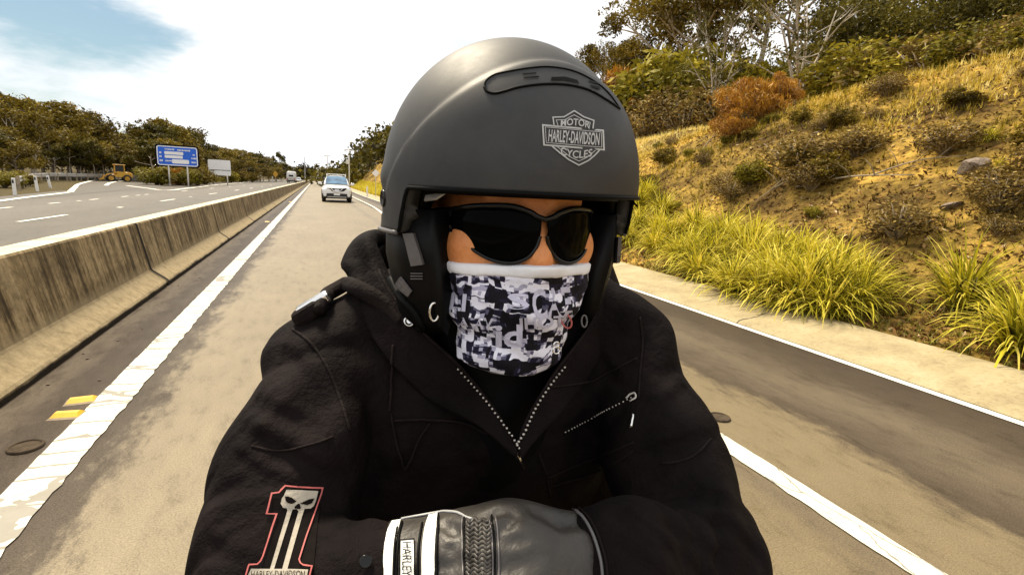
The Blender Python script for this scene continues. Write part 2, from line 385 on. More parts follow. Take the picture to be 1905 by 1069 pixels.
# ------------------------------------------------------------------ concrete median barrier
m, t, b = newmat('barrier_concrete'); g = geo(t)
sep = nn(t, 'ShaderNodeSeparateXYZ'); t.links.new(g, sep.inputs[0])
mv = nn(t, 'ShaderNodeMapping'); mv.inputs['Scale'].default_value = (0, 1, .075); t.links.new(g, mv.inputs[0])
drip = noise(t, mv.outputs[0], 9, 5, .72); blot = noise(t, g, 1.6, 5, .65)
c1 = ramp(t, [(.33, (.045, .033, .018)), (.44, (.13, .098, .050)), (.52, (.27, .21, .115)), (.68, (.38, .31, .19))], drip.outputs[0])
c2 = ramp(t, [(.36, (.45, .41, .37)), (.56, (1.05, 1.0, .95))], blot.outputs[0])
mu = nn(t, 'ShaderNodeMix', data_type='RGBA', blend_type='MULTIPLY'); mu.inputs[0].default_value = 1; t.links.new(c1.outputs[0], mu.inputs[6]); t.links.new(c2.outputs[0], mu.inputs[7])
mott = ramp(t, [(.35, (.62, .60, .57)), (.5, (1, 1, 1)), (.68, (1.25, 1.22, 1.18))], noise(t, g, 17, 5, .75).outputs[0])
mu2 = nn(t, 'ShaderNodeMix', data_type='RGBA', blend_type='MULTIPLY'); mu2.inputs[0].default_value = 1; t.links.new(mu.outputs[2], mu2.inputs[6]); t.links.new(mott.outputs[0], mu2.inputs[7]); mu = mu2
toe = ramp(t, [(.3, (.19, .145, .080)), (.6, (.33, .26, .15))], noise(t, g, 11, 5, .75).outputs[0])
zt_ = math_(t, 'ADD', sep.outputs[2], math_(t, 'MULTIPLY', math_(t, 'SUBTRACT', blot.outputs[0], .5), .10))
lowm = nn(t, 'ShaderNodeMapRange'); lowm.inputs['From Min'].default_value = .17; lowm.inputs['From Max'].default_value = .30; t.links.new(zt_, lowm.inputs[0])
col = mixc(t, lowm.outputs[0], toe.outputs[0], mu.outputs[2])
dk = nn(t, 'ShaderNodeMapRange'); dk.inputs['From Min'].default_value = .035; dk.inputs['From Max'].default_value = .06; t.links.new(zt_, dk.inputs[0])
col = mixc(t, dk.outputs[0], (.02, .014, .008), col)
topc = ramp(t, [(.3, (.42, .37, .25)), (.6, (.66, .60, .45))], noise(t, g, 4, 5, .6).outputs[0])  # paler colour for the top faces, standing for the light falling on them
nrm = nn(t, 'ShaderNodeNewGeometry').outputs['Normal']; sn = nn(t, 'ShaderNodeSeparateXYZ'); t.links.new(nrm, sn.inputs[0])
jf = math_(t, 'FRACT', math_(t, 'DIVIDE', math_(t, 'ADD', sep.outputs[1], 7.6+100-.03), 5.0))
col = mixc(t, math_(t, 'LESS_THAN', jf, .016), col, (.010, .007, .004))
istop = math_(t, 'MULTIPLY', math_(t, 'GREATER_THAN', sn.outputs[2], .7), math_(t, 'GREATER_THAN', sep.outputs[2], .6))
col = mixc(t, istop, col, topc.outputs[0])
t.links.new(col, b.inputs['Base Color']); b.inputs['Roughness'].default_value = .9; b.inputs['Specular IOR Level'].default_value = .2
bump(t, b, math_(t, 'ADD', noise(t, g, 45, 4, .7).outputs[0], drip.outputs[0]), .5, .008)
bprof = [(-1.75, -.02), (-1.75, .05), (-1.765, .07), (-1.915, .185), (-1.93, .205), (-2.04, .755), (-2.055, .772), (-2.27, .772), (-2.285, .755), (-2.39, .205), (-2.41, .185), (-2.56, .07), (-2.57, -.02)]
joints = [-7.6+5.0*i for i in range(70)]
ylist = []
for a, b_ in zip([-14.]+[j for j in joints], joints+[360.]):
    ylist.append((a, b_))
rings = []
bd = MB()
for a, b_ in ylist:
    for y, s in ((a+.001, 1), (a+.025, 0), ((a+b_)/2, 0), (b_-.025, 0), (b_-.001, 1)):
        rings.append([(x*(1) + (.040*s if x < -2.16 else -.040*s), y, z-(.02*s if z > .7 else 0)) for x, z in bprof])
v, f = loft(rings, closed=True); bd.add(v, f)
bd.build('concrete_barrier', m, label='long stained concrete median barrier between the two carriageways', cat='barrier')
# dark debris line at the barrier's foot
# ------------------------------------------------------------------ vegetation builders
def leaves(centres, size, n_per=1, droop=.4, aspect=.42, seed=0):
    """leaf-sized rhombic faces at the centres"""
    r = np.random.default_rng(seed); c = np.asarray(centres); n = len(c)
    th = r.uniform(0, 2*pi, n); ph = r.normal(-droop, .55, n)
    a = np.stack([np.cos(th)*np.cos(ph), np.sin(th)*np.cos(ph), np.sin(ph)], 1)
    w = r.normal(size=(n, 3)); b_ = np.cross(a, w); b_ /= np.linalg.norm(b_, axis=1)[:, None]+1e-9
    s = size*r.uniform(.6, 1.35, n)[:, None]
    v = np.stack([c-a*s*.5, c+b_*s*aspect*.5, c+a*s*.5, c-b_*s*aspect*.5], 1).reshape(-1, 3)
    f = np.arange(4*n).reshape(n, 4)
    return v, f
def crown_points(tips, rad, n, seed, flat=.7, hollow=.35):
    r = np.random.default_rng(seed); tips = np.asarray(tips); k = r.integers(0, len(tips), n)
    d = r.normal(size=(n, 3)); d /= np.linalg.norm(d, axis=1)[:, None]
    rr = (hollow+(1-hollow)*r.random(n)**.6)[:, None]
    size = (rad*np.random.default_rng(seed+5).uniform(.65, 1.3, len(tips)))[k][:, None]
    p = tips[k]+d*rr*size*np.array([1, 1, flat])
    tone = np.random.default_rng(seed+9).uniform(.2, .8, len(tips))[k]
    return p, tone
def branching(seed, H, lean=.08, fork=.35, nlimb=6, spread=.35, r0=.022, multi=1):
    """trunk(s) with limbs; returns (mesh builder, branch tips)"""
    r = random.Random(seed); mb = MB(); tips = []
    for s_ in range(multi):
        az0 = r.uniform(0, 2*pi); ln = lean*(1 if multi == 1 else 3.2)*r.uniform(.5, 1.2)
        top = H*r.uniform(.72, .86)
        tr = bez([(0, 0, -.3), (cos(az0)*ln*H*.15+r.uniform(-.02, .02)*H, sin(az0)*ln*H*.15, top*.3), (cos(az0)*ln*H*.5, sin(az0)*ln*H*.5+r.uniform(-.03, .03)*H, top*.65), (cos(az0)*ln*H, sin(az0)*ln*H, top)], 18)
        rad = [H*r0*(1.15-.95*i/(len(tr)-1)) for i in range(len(tr))]; rad[0] *= 1.5
        mb.tube(tr, rad, 7); tips.append(np.array(tr[-1])+np.array([0, 0, H*.06]))
        nl = nlimb if multi == 1 else max(3, nlimb//2+1)
        for i in range(nl):
            u = fork+(1-fork)*(i+.5)/nl; p = np.array(tr[int(u*(len(tr)-1))]); az = az0+i*2.4+r.uniform(-.5, .5)
            L = H*spread*r.uniform(.65, 1.15)*(1.15-.55*u)
            e = p+np.array([cos(az)*L, sin(az)*L, L*r.uniform(.35, .95)])
            mid = (p+e)/2+np.array([r.uniform(-.1, .1)*L, r.uniform(-.1, .1)*L, -.06*L])
            pth = bez([p, mid, e], 8); rr = [H*r0*(.55-.45*k/(len(pth)-1))*(1.1-.4*u) for k in range(len(pth))]
            mb.tube(pth, rr, 5); tips.append(e)
            for k in range(2):
                q = np.array(pth[len(pth)//2+k]); az2 = az+r.uniform(-1.2, 1.2); l2 = L*r.uniform(.35, .6)
                e2 = q+np.array([cos(az2)*l2, sin(az2)*l2, l2*r.uniform(.1, .9)])
                mb.tube([q, (q+e2)/2+np.array([0, 0, .05*l2]), e2], [H*r0*.25, H*r0*.17, H*r0*.07], 4); tips.append(e2)
    return mb, tips
class TreeKind:
    def __init__(s, name, seed, H, leafm, barkm, nleaf, leafsz, rad, flat=.7, **kw):
        mb, tips = branching(seed, H, **kw); s.H = H; s.name = name
        s.trunk = mesh('trunk', mb.v, mb.f, barkm, True)
        p, tone = crown_points(tips, rad*H, nleaf, seed, flat)
        p[:, 2] = np.maximum(p[:, 2], .05*H)
        v, f = leaves(p, leafsz, seed=seed)
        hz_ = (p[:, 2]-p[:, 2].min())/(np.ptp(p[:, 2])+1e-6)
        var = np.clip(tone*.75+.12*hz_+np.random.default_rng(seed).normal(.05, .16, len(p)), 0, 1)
        s.crown = mesh('crown', v, f, leafm, False, np.repeat(var, 4)); s.top = float(np.percentile(p[:, 2], 99))
    def place(s, loc, height, label, cat='tree', group=None, rz=None, sx=1.0):
        o = empty(s.name, loc, random.uniform(0, 6.28) if rz is None else rz, label=label, cat=cat, group=group)
        k = height/s.top; o.scale = (k*sx, k*sx, k)
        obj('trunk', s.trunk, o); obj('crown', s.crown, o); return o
class ShrubKind(TreeKind):
    """stems from the ground and leaves down to it"""
    def __init__(s, name, seed, leafm, nleaf, leafsz, W_=1.0, barkm=None, nst=9, blob=.30, flat=.75, droop=.1, aspect=.42):
        r = random.Random(seed); mb = MB(); tips = []; s.name = name
        for i in range(nst):
            az = i*2.4+r.uniform(-.4, .4); sp_ = W_*.5*sqrt((i+.5)/nst); h = r.uniform(.45, .85)*(1.1-.45*(i/nst))
            e = np.array([cos(az)*sp_, sin(az)*sp_, h]); mb.tube([(0, 0, -.05), (e[0]*.4, e[1]*.4, h*.5), e], [.022, .015, .006], 5); tips += [e, e*np.array([.75, .75, .55])]
        s.trunk = mesh('stem', mb.v, mb.f, barkm or M['bark'], True)
        p, tone = crown_points(tips, blob, nleaf, seed, flat); p[:, 2] = np.abs(p[:, 2])
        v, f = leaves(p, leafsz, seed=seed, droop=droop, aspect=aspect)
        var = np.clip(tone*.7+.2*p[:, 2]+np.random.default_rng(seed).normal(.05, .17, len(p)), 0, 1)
        s.crown = mesh('foliage', v, f, leafm, False, np.repeat(var, 4)); s.top = float(np.percentile(p[:, 2], 99))
    def place(s, loc, height, label, cat='shrub', group=None, rz=None, sx=1.0):
        o = empty(s.name, loc, random.uniform(0, 6.28) if rz is None else rz, label=label, cat=cat, group=group)
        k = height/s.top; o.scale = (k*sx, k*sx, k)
        obj('stem', s.trunk, o); obj('foliage', s.crown, o); return o

# ---- kinds (unit: metres at the nominal height)
GUM = [TreeKind('gum_tree', 11+i, 11, M['gum_leaf'], M['pale_bark'], 3600, .50, .115, .62, fork=.42, nlimb=7, spread=.33, r0=.014) for i in range(4)]
OLV = [TreeKind('bush_tree', 31+i, 9, M['olive_leaf'], M['bark'], 4200, .42, .16, .72, fork=.2, nlimb=8, spread=.36, r0=.016) for i in range(3)]
RG = [TreeKind('gum_tree', 51+i, 11, M['olive_leaf'], M['pale_bark'], 4600, .25, .085, .6, fork=.58, nlimb=8, spread=.36, r0=.017) for i in range(3)]
PALE = TreeKind('pale_gum_tree', 77, 9, M['gum_leaf'], M['pale_bark'], 2600, .26, .085, .55, fork=.35, nlimb=6, spread=.42, r0=.015, multi=4)
THK = [TreeKind('thick_tree', 91+i, 8, M['gum_leaf'], M['bark'], 9000, .26, .17, .75, fork=.15, nlimb=9, spread=.38, r0=.014) for i in range(2)]
SHG = [ShrubKind('green_shrub', 101+i, M['green_leaf'], 4200, .085) for i in range(3)]
SHB = [ShrubKind('brown_shrub', 111+i, M['brown_leaf'], 2000, .075, barkm=M['dead_wood'], nst=22, blob=.19, flat=.9) for i in range(2)]
SHR = [ShrubKind('rusty_shrub', 121+i, M['rust_leaf'], 4500, .11, blob=.26, droop=-.9, aspect=.16) for i in range(2)]
SHL = [ShrubKind('low_shrub', 131+i, M['olive_leaf'], 2600, .10, nst=15, blob=.22) for i in range(2)]

def at_range(px, R, side=None):
    """ground point on the bearing of a pixel column (at the horizon) at horizontal range R"""
    d = vray(px, 340); d[2] = 0; d = d/np.linalg.norm(d); q = CAM+d*R
    return np.array([q[0], q[1], float(tz(q[0], q[1]))])
def top_h(px, py, loc):
    """height above its foot of a thing at loc that reaches up to the pixel"""
    d = vray(px, py); R = hypot(loc[0], loc[1]); return 1.4+d[2]*R/hypot(d[0], d[1])-loc[2]

# ---- the wood on the left: back row first, then the row along the clearing
back = [(-70, 150, 90), (-25, 168, 88), (5, 172, 86), (22, 180, 95), (45, 192, 90), (68, 196, 100), (84, 188, 84), (104, 206, 96), (118, 214, 110), (134, 206, 92), (150, 218, 104), (166, 226, 112), (178, 236, 100), (192, 246, 118),
        (206, 232, 124), (222, 250, 112), (238, 250, 120), (254, 258, 112), (268, 250, 126), (282, 240, 104), (296, 232, 98), (310, 226, 104), (324, 236, 110), (338, 240, 120), (350, 238, 126), (364, 248, 130),
        (378, 260, 122), (392, 276, 135), (408, 286, 140), (424, 284, 150), (438, 278, 150), (452, 280, 158), (466, 286, 165), (478, 290, 175), (490, 298, 185), (502, 303, 195), (512, 306, 210), (524, 303, 215), (533, 309, 230)]
SKYL = 'olive gum tree in the wood beyond the opposite carriageway'
for i, (px, py, R) in enumerate(back):
    loc = at_range(px, R); hgt = max(3.0, top_h(px, py, loc))
    k = GUM[i % 4] if i % 3 else OLV[i % 3]
    k.place(loc, hgt, SKYL, group='trees of the wood beyond the opposite carriageway', sx=random.uniform(1.0, 1.35)*min(1.25, max(.8, 9/hgt)))
front = [(-40, 215, 62), (-10, 232, 66), (18, 240, 70), (36, 262, 60), (100, 240, 78), (128, 250, 80), (146, 262, 80), (160, 250, 84), (180, 268, 82), (196, 262, 88), (212, 274, 86), (228, 268, 92), (244, 276, 88), (258, 270, 94), (272, 262, 84),
         (286, 262, 78), (300, 266, 82), (316, 262, 84), (332, 270, 88), (350, 272, 92), (368, 276, 95), (384, 284, 100), (400, 290, 108), (416, 294, 118), (434, 296, 122), (450, 298, 130), (468, 300, 138), (484, 304, 150), (500, 309, 165), (514, 312, 180)]
for i, (px, py, R) in enumerate(front):
    loc = at_range(px, R); hgt = max(2.4, top_h(px, py, loc))
    k = OLV[i % 3] if i % 5 else GUM[(i//3) % 4]
    k.place(loc, hgt, 'rounded olive tree in the front row of the wood beyond the opposite carriageway', group='front row trees of the wood beyond the opposite carriageway', sx=random.uniform(1.15, 1.5))
# bare forked trunks that show pale at the wood's edge
lt = at_range(66, 71); TreeKind('forked_gum_tree', 205, 9, M['olive_leaf'], M['pale_bark'], 3600, .4, .15, .6, fork=.55, nlimb=5, spread=.3, r0=.016, multi=4).place(lt, top_h(66, 205, lt), 'forked gum tree with four pale trunks behind the white guide posts')
for px, top, R in ((132, 262, 76), (152, 268, 77), (178, 262, 78), (104, 270, 74), (196, 272, 80)):
    q = at_range(px, R); GUM[px % 4].place(q, top_h(px, top, q), 'slim gum tree with a bare pale trunk behind the guard rail', group='slim gum trees behind the guard rail')
tl = at_range(522, 240); GUM[1].place(tl, top_h(522, 284, tl), 'tall lone gum tree with a flat crown rising above the wood near the white van', sx=.55)
# low bushes round the signs and along the verge
low = [(292, 318, 66, 1.6), (300, 322, 66, 1.3), (334, 312, 72, 1.5), (352, 322, 68, 1.2), (368, 318, 74, 1.4), (384, 322, 84, 1.3), (8, 330, 44, 1.6), (-25, 320, 46, 1.5), (44, 336, 48, 1.2), (430, 326, 110, 1.2), (450, 326, 125, 1.2), (470, 327, 135, 1.2)]
for i, (px, py, R, sx) in enumerate(low):
    q = at_range(px, R); (SHG if i % 3 == 0 else SHL)[i % 2].place(q, max(1.0, top_h(px, py-6, q)), 'low leafy bush on the far verge of the opposite carriageway', group='low bushes on the far verge', sx=sx)
q = at_range(330, 69); SHR[0].place(q, 1.9, 'golden bush between the two posts of the blue sign', sx=1.0)

# ---- far ridge behind the vanishing point
def forest_strip(name, pts, hs, n, sz, seed, label):
    r = np.random.default_rng(seed); c = []; tone = []
    for _ in range(n//60):
        i = r.integers(0, len(pts)-1); u = r.random(); p = np.array(pts[i])*(1-u)+np.array(pts[i+1])*u; h = hs[i]*(1-u)+hs[i+1]*u
        p = p+r.normal(size=2)*np.array([6, 10]); z0 = float(tz(p[0], p[1])); hh = h*r.uniform(.25, 1.0); tn = r.uniform(.15, .75)
        d = r.normal(size=(60, 3))*np.array([1.8, 1.8, 1.1]); c.append(d+np.array([p[0], p[1], z0+hh])); tone += [tn]*60
    c = np.concatenate(c); v, f = leaves(c, sz, seed=seed, aspect=.7)
    var = np.clip(np.array(tone)+r.normal(0, .15, len(c)), 0, 1)
    obj(name, mesh(name, v, f, M['gum_leaf'], False, np.repeat(var, 4)), label=label, cat='wood', kind='stuff')
forest_strip('far_wood', [(-60, 330), (-36, 380), (-12, 420), (10, 420), (40, 380)], [13, 13, 9, 8, 14], 15000, 1.5, 3, 'distant dark wood where the road runs out of sight')
forest_strip('hillside_wood', [(14, 105), (16, 140), (20, 190), (26, 250), (36, 330)], [4.2, 4.6, 5.5, 6.5, 8], 26000, .95, 4, 'distant wood on the hillside behind the white car')

# ---- right hand bank: trees along and above the crest
def on_bank(px, R): return at_range(px, R)
right = [(1062, 104, 52), (1082, 98, 50), (1104, 84, 48), (1126, 86, 50), (1150, 100, 46), (1172, 82, 44), (1192, 62, 46)]
for i, (px, py, R) in enumerate(right):
    q = on_bank(px, R); RG[i % 3].place(q, top_h(px, py, q), 'small dark gum tree on the skyline beside the helmet', group='small gum trees on the skyline beside the helmet', sx=.8)
tall = [(1205, 5, 44), (1232, -60, 40), (1275, -95, 38), (1325, -110, 37), (1385, -130, 35), (1440, -140, 34), (1500, -120, 31)]
for i, (px, py, R) in enumerate(tall):
    q = on_bank(px, R); RG[(i+1) % 3].place(q, top_h(px, py, q), 'tall gum tree with a thin crown against the sky above the cleared bank', group='tall gum trees above the cleared bank', sx=.95)
q = on_bank(1462, 21); PALE.place(q, top_h(1462, -30, q), 'bare-stemmed pale gum tree forking from the ground on the crest of the bank', rz=1.0)
q = on_bank(1316, 24); PALE.place(q, top_h(1330, 20, q), 'slender pale gum tree on the crest behind the green shrubs', rz=2.6, sx=.55)
dark = [(1560, 10, 25), (1605, 30, 27), (1640, -5, 24), (1690, 0, 24), (1735, -20, 22), (1790, -30, 21), (1850, -50, 20), (1905, -60, 19), (1960, -70, 18), (1525, 40, 27), (1425, 118, 30)]
for i, (px, py, R) in enumerate(dark):
    q = on_bank(px, R); THK[i % 2].place(q, top_h(px, py, q), 'dense dark tree on top of the cleared bank', group='dense dark trees on top of the bank', sx=1.0)
mid = [(1190, 128, 30, 'G'), (1222, 112, 32, 'G'), (1252, 118, 30, 'G'), (1282, 130, 28, 'G'), (1318, 100, 33, 'G'), (1345, 128, 27, 'B'), (1215, 178, 26, 'B'), (1240, 168, 26, 'B'), (1275, 172, 24, 'B'), (1305, 168, 25, 'G'), (1160, 140, 33, 'R'), (1195, 195, 25, 'B'),
       (1260, 196, 23, 'B'), (1330, 168, 23, 'B'), (1400, 118, 25, 'G'), (1560, 92, 21, 'G'), (1600, 84, 21, 'B'), (1650, 84, 20, 'G'), (1700, 74, 19, 'B'), (1760, 60, 18, 'G'), (1830, 40, 17, 'B'), (1890, 30, 16.5, 'G'), (1150, 190, 29, 'R'), (1480, 130, 22, 'B')]
LB = {'G': ('bushy green shrub behind the crest of the bank', SHG), 'B': ('twiggy brown shrub behind the crest of the bank', SHB), 'R': ('russet shrub behind the crest of the bank, close beside the helmet', SHR)}
for i, (px, py, R, k) in enumerate(mid):
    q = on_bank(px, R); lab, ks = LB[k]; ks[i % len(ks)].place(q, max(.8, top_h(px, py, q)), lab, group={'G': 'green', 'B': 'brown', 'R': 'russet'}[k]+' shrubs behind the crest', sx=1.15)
for px, py, hh, sx, lab in ((1385, 235, 1.25, 1.2, 'large orange feathery shrub on the crest of the bank below the pale gum tree'), (1535, 175, 1.0, 1.1, 'bright orange feathery shrub on the crest at the foot of the dark trees'), (1450, 200, .85, 1.0, 'golden feathery shrub on the crest between the two orange ones'),
                            (1360, 262, .75, 1.2, 'rusty low shrub just under the crest of the bank')):
    SHR[px % 2].place(march(px, py), hh, lab, sx=sx)
for i, (px, py, hh, sx, k, lab) in enumerate(((1480, 322, .75, 1.5, SHB, 'sprawling dead brush heap in the middle of the bank'), (1395, 345, .5, 1.2, SHG, 'pale green low shrub on the bank left of the dead brush'), (1235, 300, .42, 1.3, SHB, 'small dead shrub on the bank close beside the helmet'), (1590, 290, .5, 1.4, SHB, 'low brown shrub on the bank right of the dead brush'),
                            (1565, 235, .35, 1.4, SHL, 'low olive shrub on the upper bank'), (1205, 350, .35, 1.5, SHL, 'low olive shrub on the lower bank beside the helmet'), (1785, 200, .3, 1.6, SHL, 'low grey-green shrub high on the bank near the corner'))):
    k[i % 2].place(march(px, py), hh, lab, sx=sx)
# low scrub scattered over the bank
rs = random.Random(88)
for i in range(58):
    y = 2.6+20*rs.random()**1.3; x = rs.uniform(7.4, 11.6)
    k = rs.choice((SHB, SHB, SHL, SHG)); s_ = rs.uniform(.22, .55)
    if k is SHG: s_ *= .8
    k[i % 2].place((x, y, float(tz(x, y))-.03), s_, 'low scrubby plant among the dead grass on the face of the bank', cat='scrub plant', group='low scrub plants on the bank', sx=rs.uniform(1.1, 1.7))
# dead branches lying on the bank
for i, (a, b_, r_) in enumerate((((1500, 330), (1400, 385), .018), ((1480, 352), (1700, 335), .022), ((1560, 300), (1480, 350), .02), ((1440, 290), (1520, 345), .012), ((1330, 255), (1300, 295), .016), ((1620, 330), (1800, 300), .014), ((1690, 240), (1655, 150), .018))):
    p0, p1 = march(*a), march(*b_); mp_ = (p0+p1)/2+np.array([0, 0, .14]); mb = MB()
    pth = bez([p0+[0, 0, .03], mp_, p1+[0, 0, .08]], 10); mb.tube(pth, [r_*(1.2-.09*k) for k in range(len(pth))], 6)
    for k in (3, 5, 7):
        q = np.array(pth[k]); e = q+np.array([random.uniform(-.3, .3), random.uniform(-.3, .3), random.uniform(.15, .4)]); mb.tube([q, (q+e)/2+np.array([.03, 0, .02]), e], [r_*.55, r_*.4, r_*.15], 5)
    mb.build('fallen_branch', M['dead_wood'], None, True, label='dry fallen branch lying among the dead grass of the bank', cat='branch', group='fallen branches on the bank')
def rock(px, py, s, lab):
    bm = bmesh.new(); bmesh.ops.create_icosphere(bm, subdivisions=3, radius=1); r = random.Random(px)
    k = [Vector((r.uniform(-1, 1), r.uniform(-1, 1), r.uniform(-1, 1))).normalized() for _ in range(12)]; dd = [r.uniform(.6, .85) for _ in k]
    for v in bm.verts:
        for a, d in zip(k, dd):
            x = v.co.dot(a)
            if x > d: v.co -= a*(x-d)
    o = obj('rock', mesh('rock', [v.co for v in bm.verts], [tuple(x.index for x in f.verts) for f in bm.faces], M['rock']), label=lab, cat='rock'); bm.free()
    o.location = tuple(march(px, py)+np.array([0, 0, s*.25])); o.scale = (s*1.5, s, s*.6); o.rotation_euler = (.2, .3, r.uniform(0, 3))
rock(1812, 320, .20, 'slab of grey-brown rock lying on the bank below a small green tuft'); rock(1770, 385, .10, 'small rock in the leaf litter low on the bank'); rock(1515, 255, .10, 'small rock among dry grass high on the bank')

# ---- dry grass and leaf litter over the bank (nobody could count it)
def scatter(n, xr, yr, dens, seed):
    r = np.random.default_rng(seed); x = r.uniform(*xr, n); y = yr[0]+(yr[1]-yr[0])*r.random(n)**1.6; k = dens(x, y, r); return x[k], y[k], r
def blades(x, y, z, h, w, r, spread=.6, per=6, segs=2):
    n = len(x); X = np.repeat(x, per); Y = np.repeat(y, per); Z = np.repeat(z, per); hh = np.repeat(h, per)*r.uniform(.5, 1.2, n*per)
    az = r.uniform(0, 2*pi, n*per); ln = np.abs(r.normal(0, spread, n*per)); ww = w*r.uniform(.6, 1.3, n*per)
    dx, dy = np.cos(az), np.sin(az); px_, py_ = -dy*ww, dx*ww
    vs = []
    for s_ in range(segs+1):
        u = s_/segs; rad = hh*np.sin(ln)*u**1.5; zz = hh*(u*np.cos(ln*u*.9)); k = 1-u*.9
        cx_, cy_, cz_ = X+dx*rad, Y+dy*rad, Z+zz
        vs += [np.stack([cx_-px_*k, cy_-py_*k, cz_], 1), np.stack([cx_+px_*k, cy_+py_*k, cz_], 1)]
    V = np.stack(vs, 1).reshape(-1, 3); m_ = 2*(segs+1); base_ = np.arange(n*per)*m_; fs = []
    for s_ in range(segs): fs.append(np.stack([base_+2*s_, base_+2*s_+1, base_+2*s_+3, base_+2*s_+2], 1))
    return V, np.concatenate(fs), m_
def dn(x, y, r):
    c = lump(x, y, .8, 2.)+.6*lump(x, y, 2.2, 5.); high = np.clip((x-7.2)/4.0, 0, 1)
    return r.random(len(x)) < np.clip(-.02+.62*high+.50*c*(.4+high)+.25*np.clip((y-9)/8, -1, 1), .03, 1)
x, y, r = scatter(46000, (5.6, 14.5), (1.5, 34), dn, 21)
z = tz(x, y)-.01; V, Fc, m_ = blades(x, y, z, r.uniform(.08, .24, len(x)), .008, r, .9, 5)
cv = np.clip(.40+.32*lump(x, y, .7, 3.)+.26*np.clip((x-9.5)/2.5, -1, 1)+.18*np.clip((y-9)/8, -1, 1)+r.normal(0, .20, len(x)), 0, 1)
obj('dry_grass', mesh('dry_grass', V, Fc, M['dry_grass'], False, np.repeat(np.repeat(cv, 5), m_)), label='dry golden grass covering the cleared bank', cat='grass', kind='stuff')
x, y, r = scatter(42000, (5.45, 13.5), (1.5, 26), lambda x, y, r: r.random(len(x)) < np.clip(.95-.08*(x-5.5)+.35*lump(x, y, 1.1, 7.), .08, 1), 22)
c = np.stack([x, y, tz(x, y)+r.uniform(.0, .03, len(x))], 1); V, Fc = leaves(c, .085, seed=5, droop=0, aspect=.35)
cv = np.clip(r.normal(.48, .27, len(x))+.15*lump(x, y, .9, 1.), 0, 1)
obj('leaf_litter', mesh('leaf_litter', V, Fc, M['litter'], False, np.repeat(cv, 4)), label='fallen bark and leaves strewn over the bank', cat='leaf litter', kind='stuff')
x, y, r = scatter(9000, (5.40, 6.9), (1.2, 30), lambda x, y, r: r.random(len(x)) < np.clip(.45+.5*lump(x, y, 1.5, 3.)-.2*(x-5.4), .04, 1), 23)
V, Fc, m_ = blades(x, y, tz(x, y)-.01, r.uniform(.04, .13, len(x)), .006, r, .8, 5)
M['verge_grass'] = varmat('verge_grass', [(0, (.06, .06, .01)), (.5, (.18, .17, .02)), (1, (.42, .34, .07))], perobj=0, trans=.2)
obj('verge_grass', mesh('verge_grass', V, Fc, M['verge_grass'], False, np.repeat(np.repeat(np.clip(r.normal(.5, .25, len(x)), 0, 1), 5), m_)), label='short mixed grass behind the concrete kerb', cat='grass', kind='stuff')
x = np.concatenate([r.uniform(5.5, 7.5, 3500)]); y = r.uniform(30, 130, 3500); x = x+bend(y)
V, Fc, m_ = blades(x, y, tz(x, y)-.02, r.uniform(.25, .7, len(x)), .05, r, .5, 4)
obj('roadside_grass', mesh('roadside_grass', V, Fc, M['strap_leaf'], False, np.repeat(np.repeat(np.clip(r.normal(.72, .15, len(x)), 0, 1), 4), m_)), label='yellow-green grass along the far kerb behind the white car', cat='grass', kind='stuff')
yy = r.uniform(40, 200, 5000); xx = np.array([edge_left(a) for a in yy])-1.0-np.abs(r.normal(0, 2.2, 5000))
k = (yy > 96) | ((yy > 60) & (xx > -17) & (yy < 96) & (xx > -13.2-(yy-60)*.05)); xx, yy = xx[k], yy[k]
V, Fc, m_ = blades(xx, yy, tz(xx, yy)-.02, r.uniform(.2, .6, len(xx)), .06, r, .6, 4)
obj('median_grass', mesh('median_grass', V, Fc, M['verge_grass'], False, np.repeat(np.repeat(np.clip(r.normal(.7, .2, len(xx)), 0, 1), 4), m_)), label='pale dry grass along the far edge of the opposite carriageway', cat='grass', kind='stuff')

# ---- strappy clumps behind the kerb
def clump(seed, nb=380):
    r = np.random.default_rng(seed); V = []; Fa = []; var = []
    for i in range(nb):
        az = r.uniform(0, 2*pi); L = r.uniform(.55, 1.0)*(1 if i > 60 else .8); lean0 = abs(r.normal(.50, .28)); curl = r.uniform(.9, 2.6)*(.45+lean0); w = r.uniform(.0075, .0145)
        rb = .10*sqrt(r.random()); ba = r.uniform(0, 2*pi); p = np.array([cos(ba)*rb, sin(ba)*rb, -.02]); a = lean0; n = 6; tone = np.clip(r.normal(.50, .27), 0, 1)*(1 if i > 55 else .35)+(.55 if i <= 60 else 0)
        s_ = np.array([-sin(az), cos(az), 0]); b0 = len(V)
        for k in range(n+1):
            u = k/n; ww = w*(1-.85*u**2.2)
            V += [p-s_*ww, p+s_*ww]; var += [np.clip(tone+.28*(u-.5), 0, 1)]*2
            p = p+np.array([cos(az)*sin(a), sin(az)*sin(a), cos(a)])*L/n; a = min(a+curl/n*(.5+u*1.2), 2.5)
        Fa += [(b0+2*k, b0+2*k+1, b0+2*k+3, b0+2*k+2) for k in range(n)]
    return mesh('strappy_clump', V, np.array(Fa), M['strap_leaf'], False, np.array(var))
CL = [clump(300+i) for i in range(5)]
GRP = 'strappy grass clumps in a row behind the kerb'
cl = [(1165, 452, .85), (1185, 425, .8), (1218, 470, .8), (1250, 455, .85), (1232, 405, .85), (1190, 390, .85), (1285, 495, .95), (1322, 500, .95), (1345, 455, .9), (1290, 440, .9), (1390, 505, .95), (1432, 530, .9), (1400, 470, .85), (1455, 560, .95), (1500, 568, 1.05), (1540, 560, .95), (1560, 520, .85), (1490, 500, .85), (1202, 372, .8), (1360, 545, .8), (1300, 520, .75), (1262, 492, .75), (1415, 570, .75), (1590, 578, .75), (1535, 588, .7), (1475, 590, .7), (1330, 470, .85), (1445, 490, .8), (1370, 475, .8), (1600, 545, .75), (1225, 440, .8)]
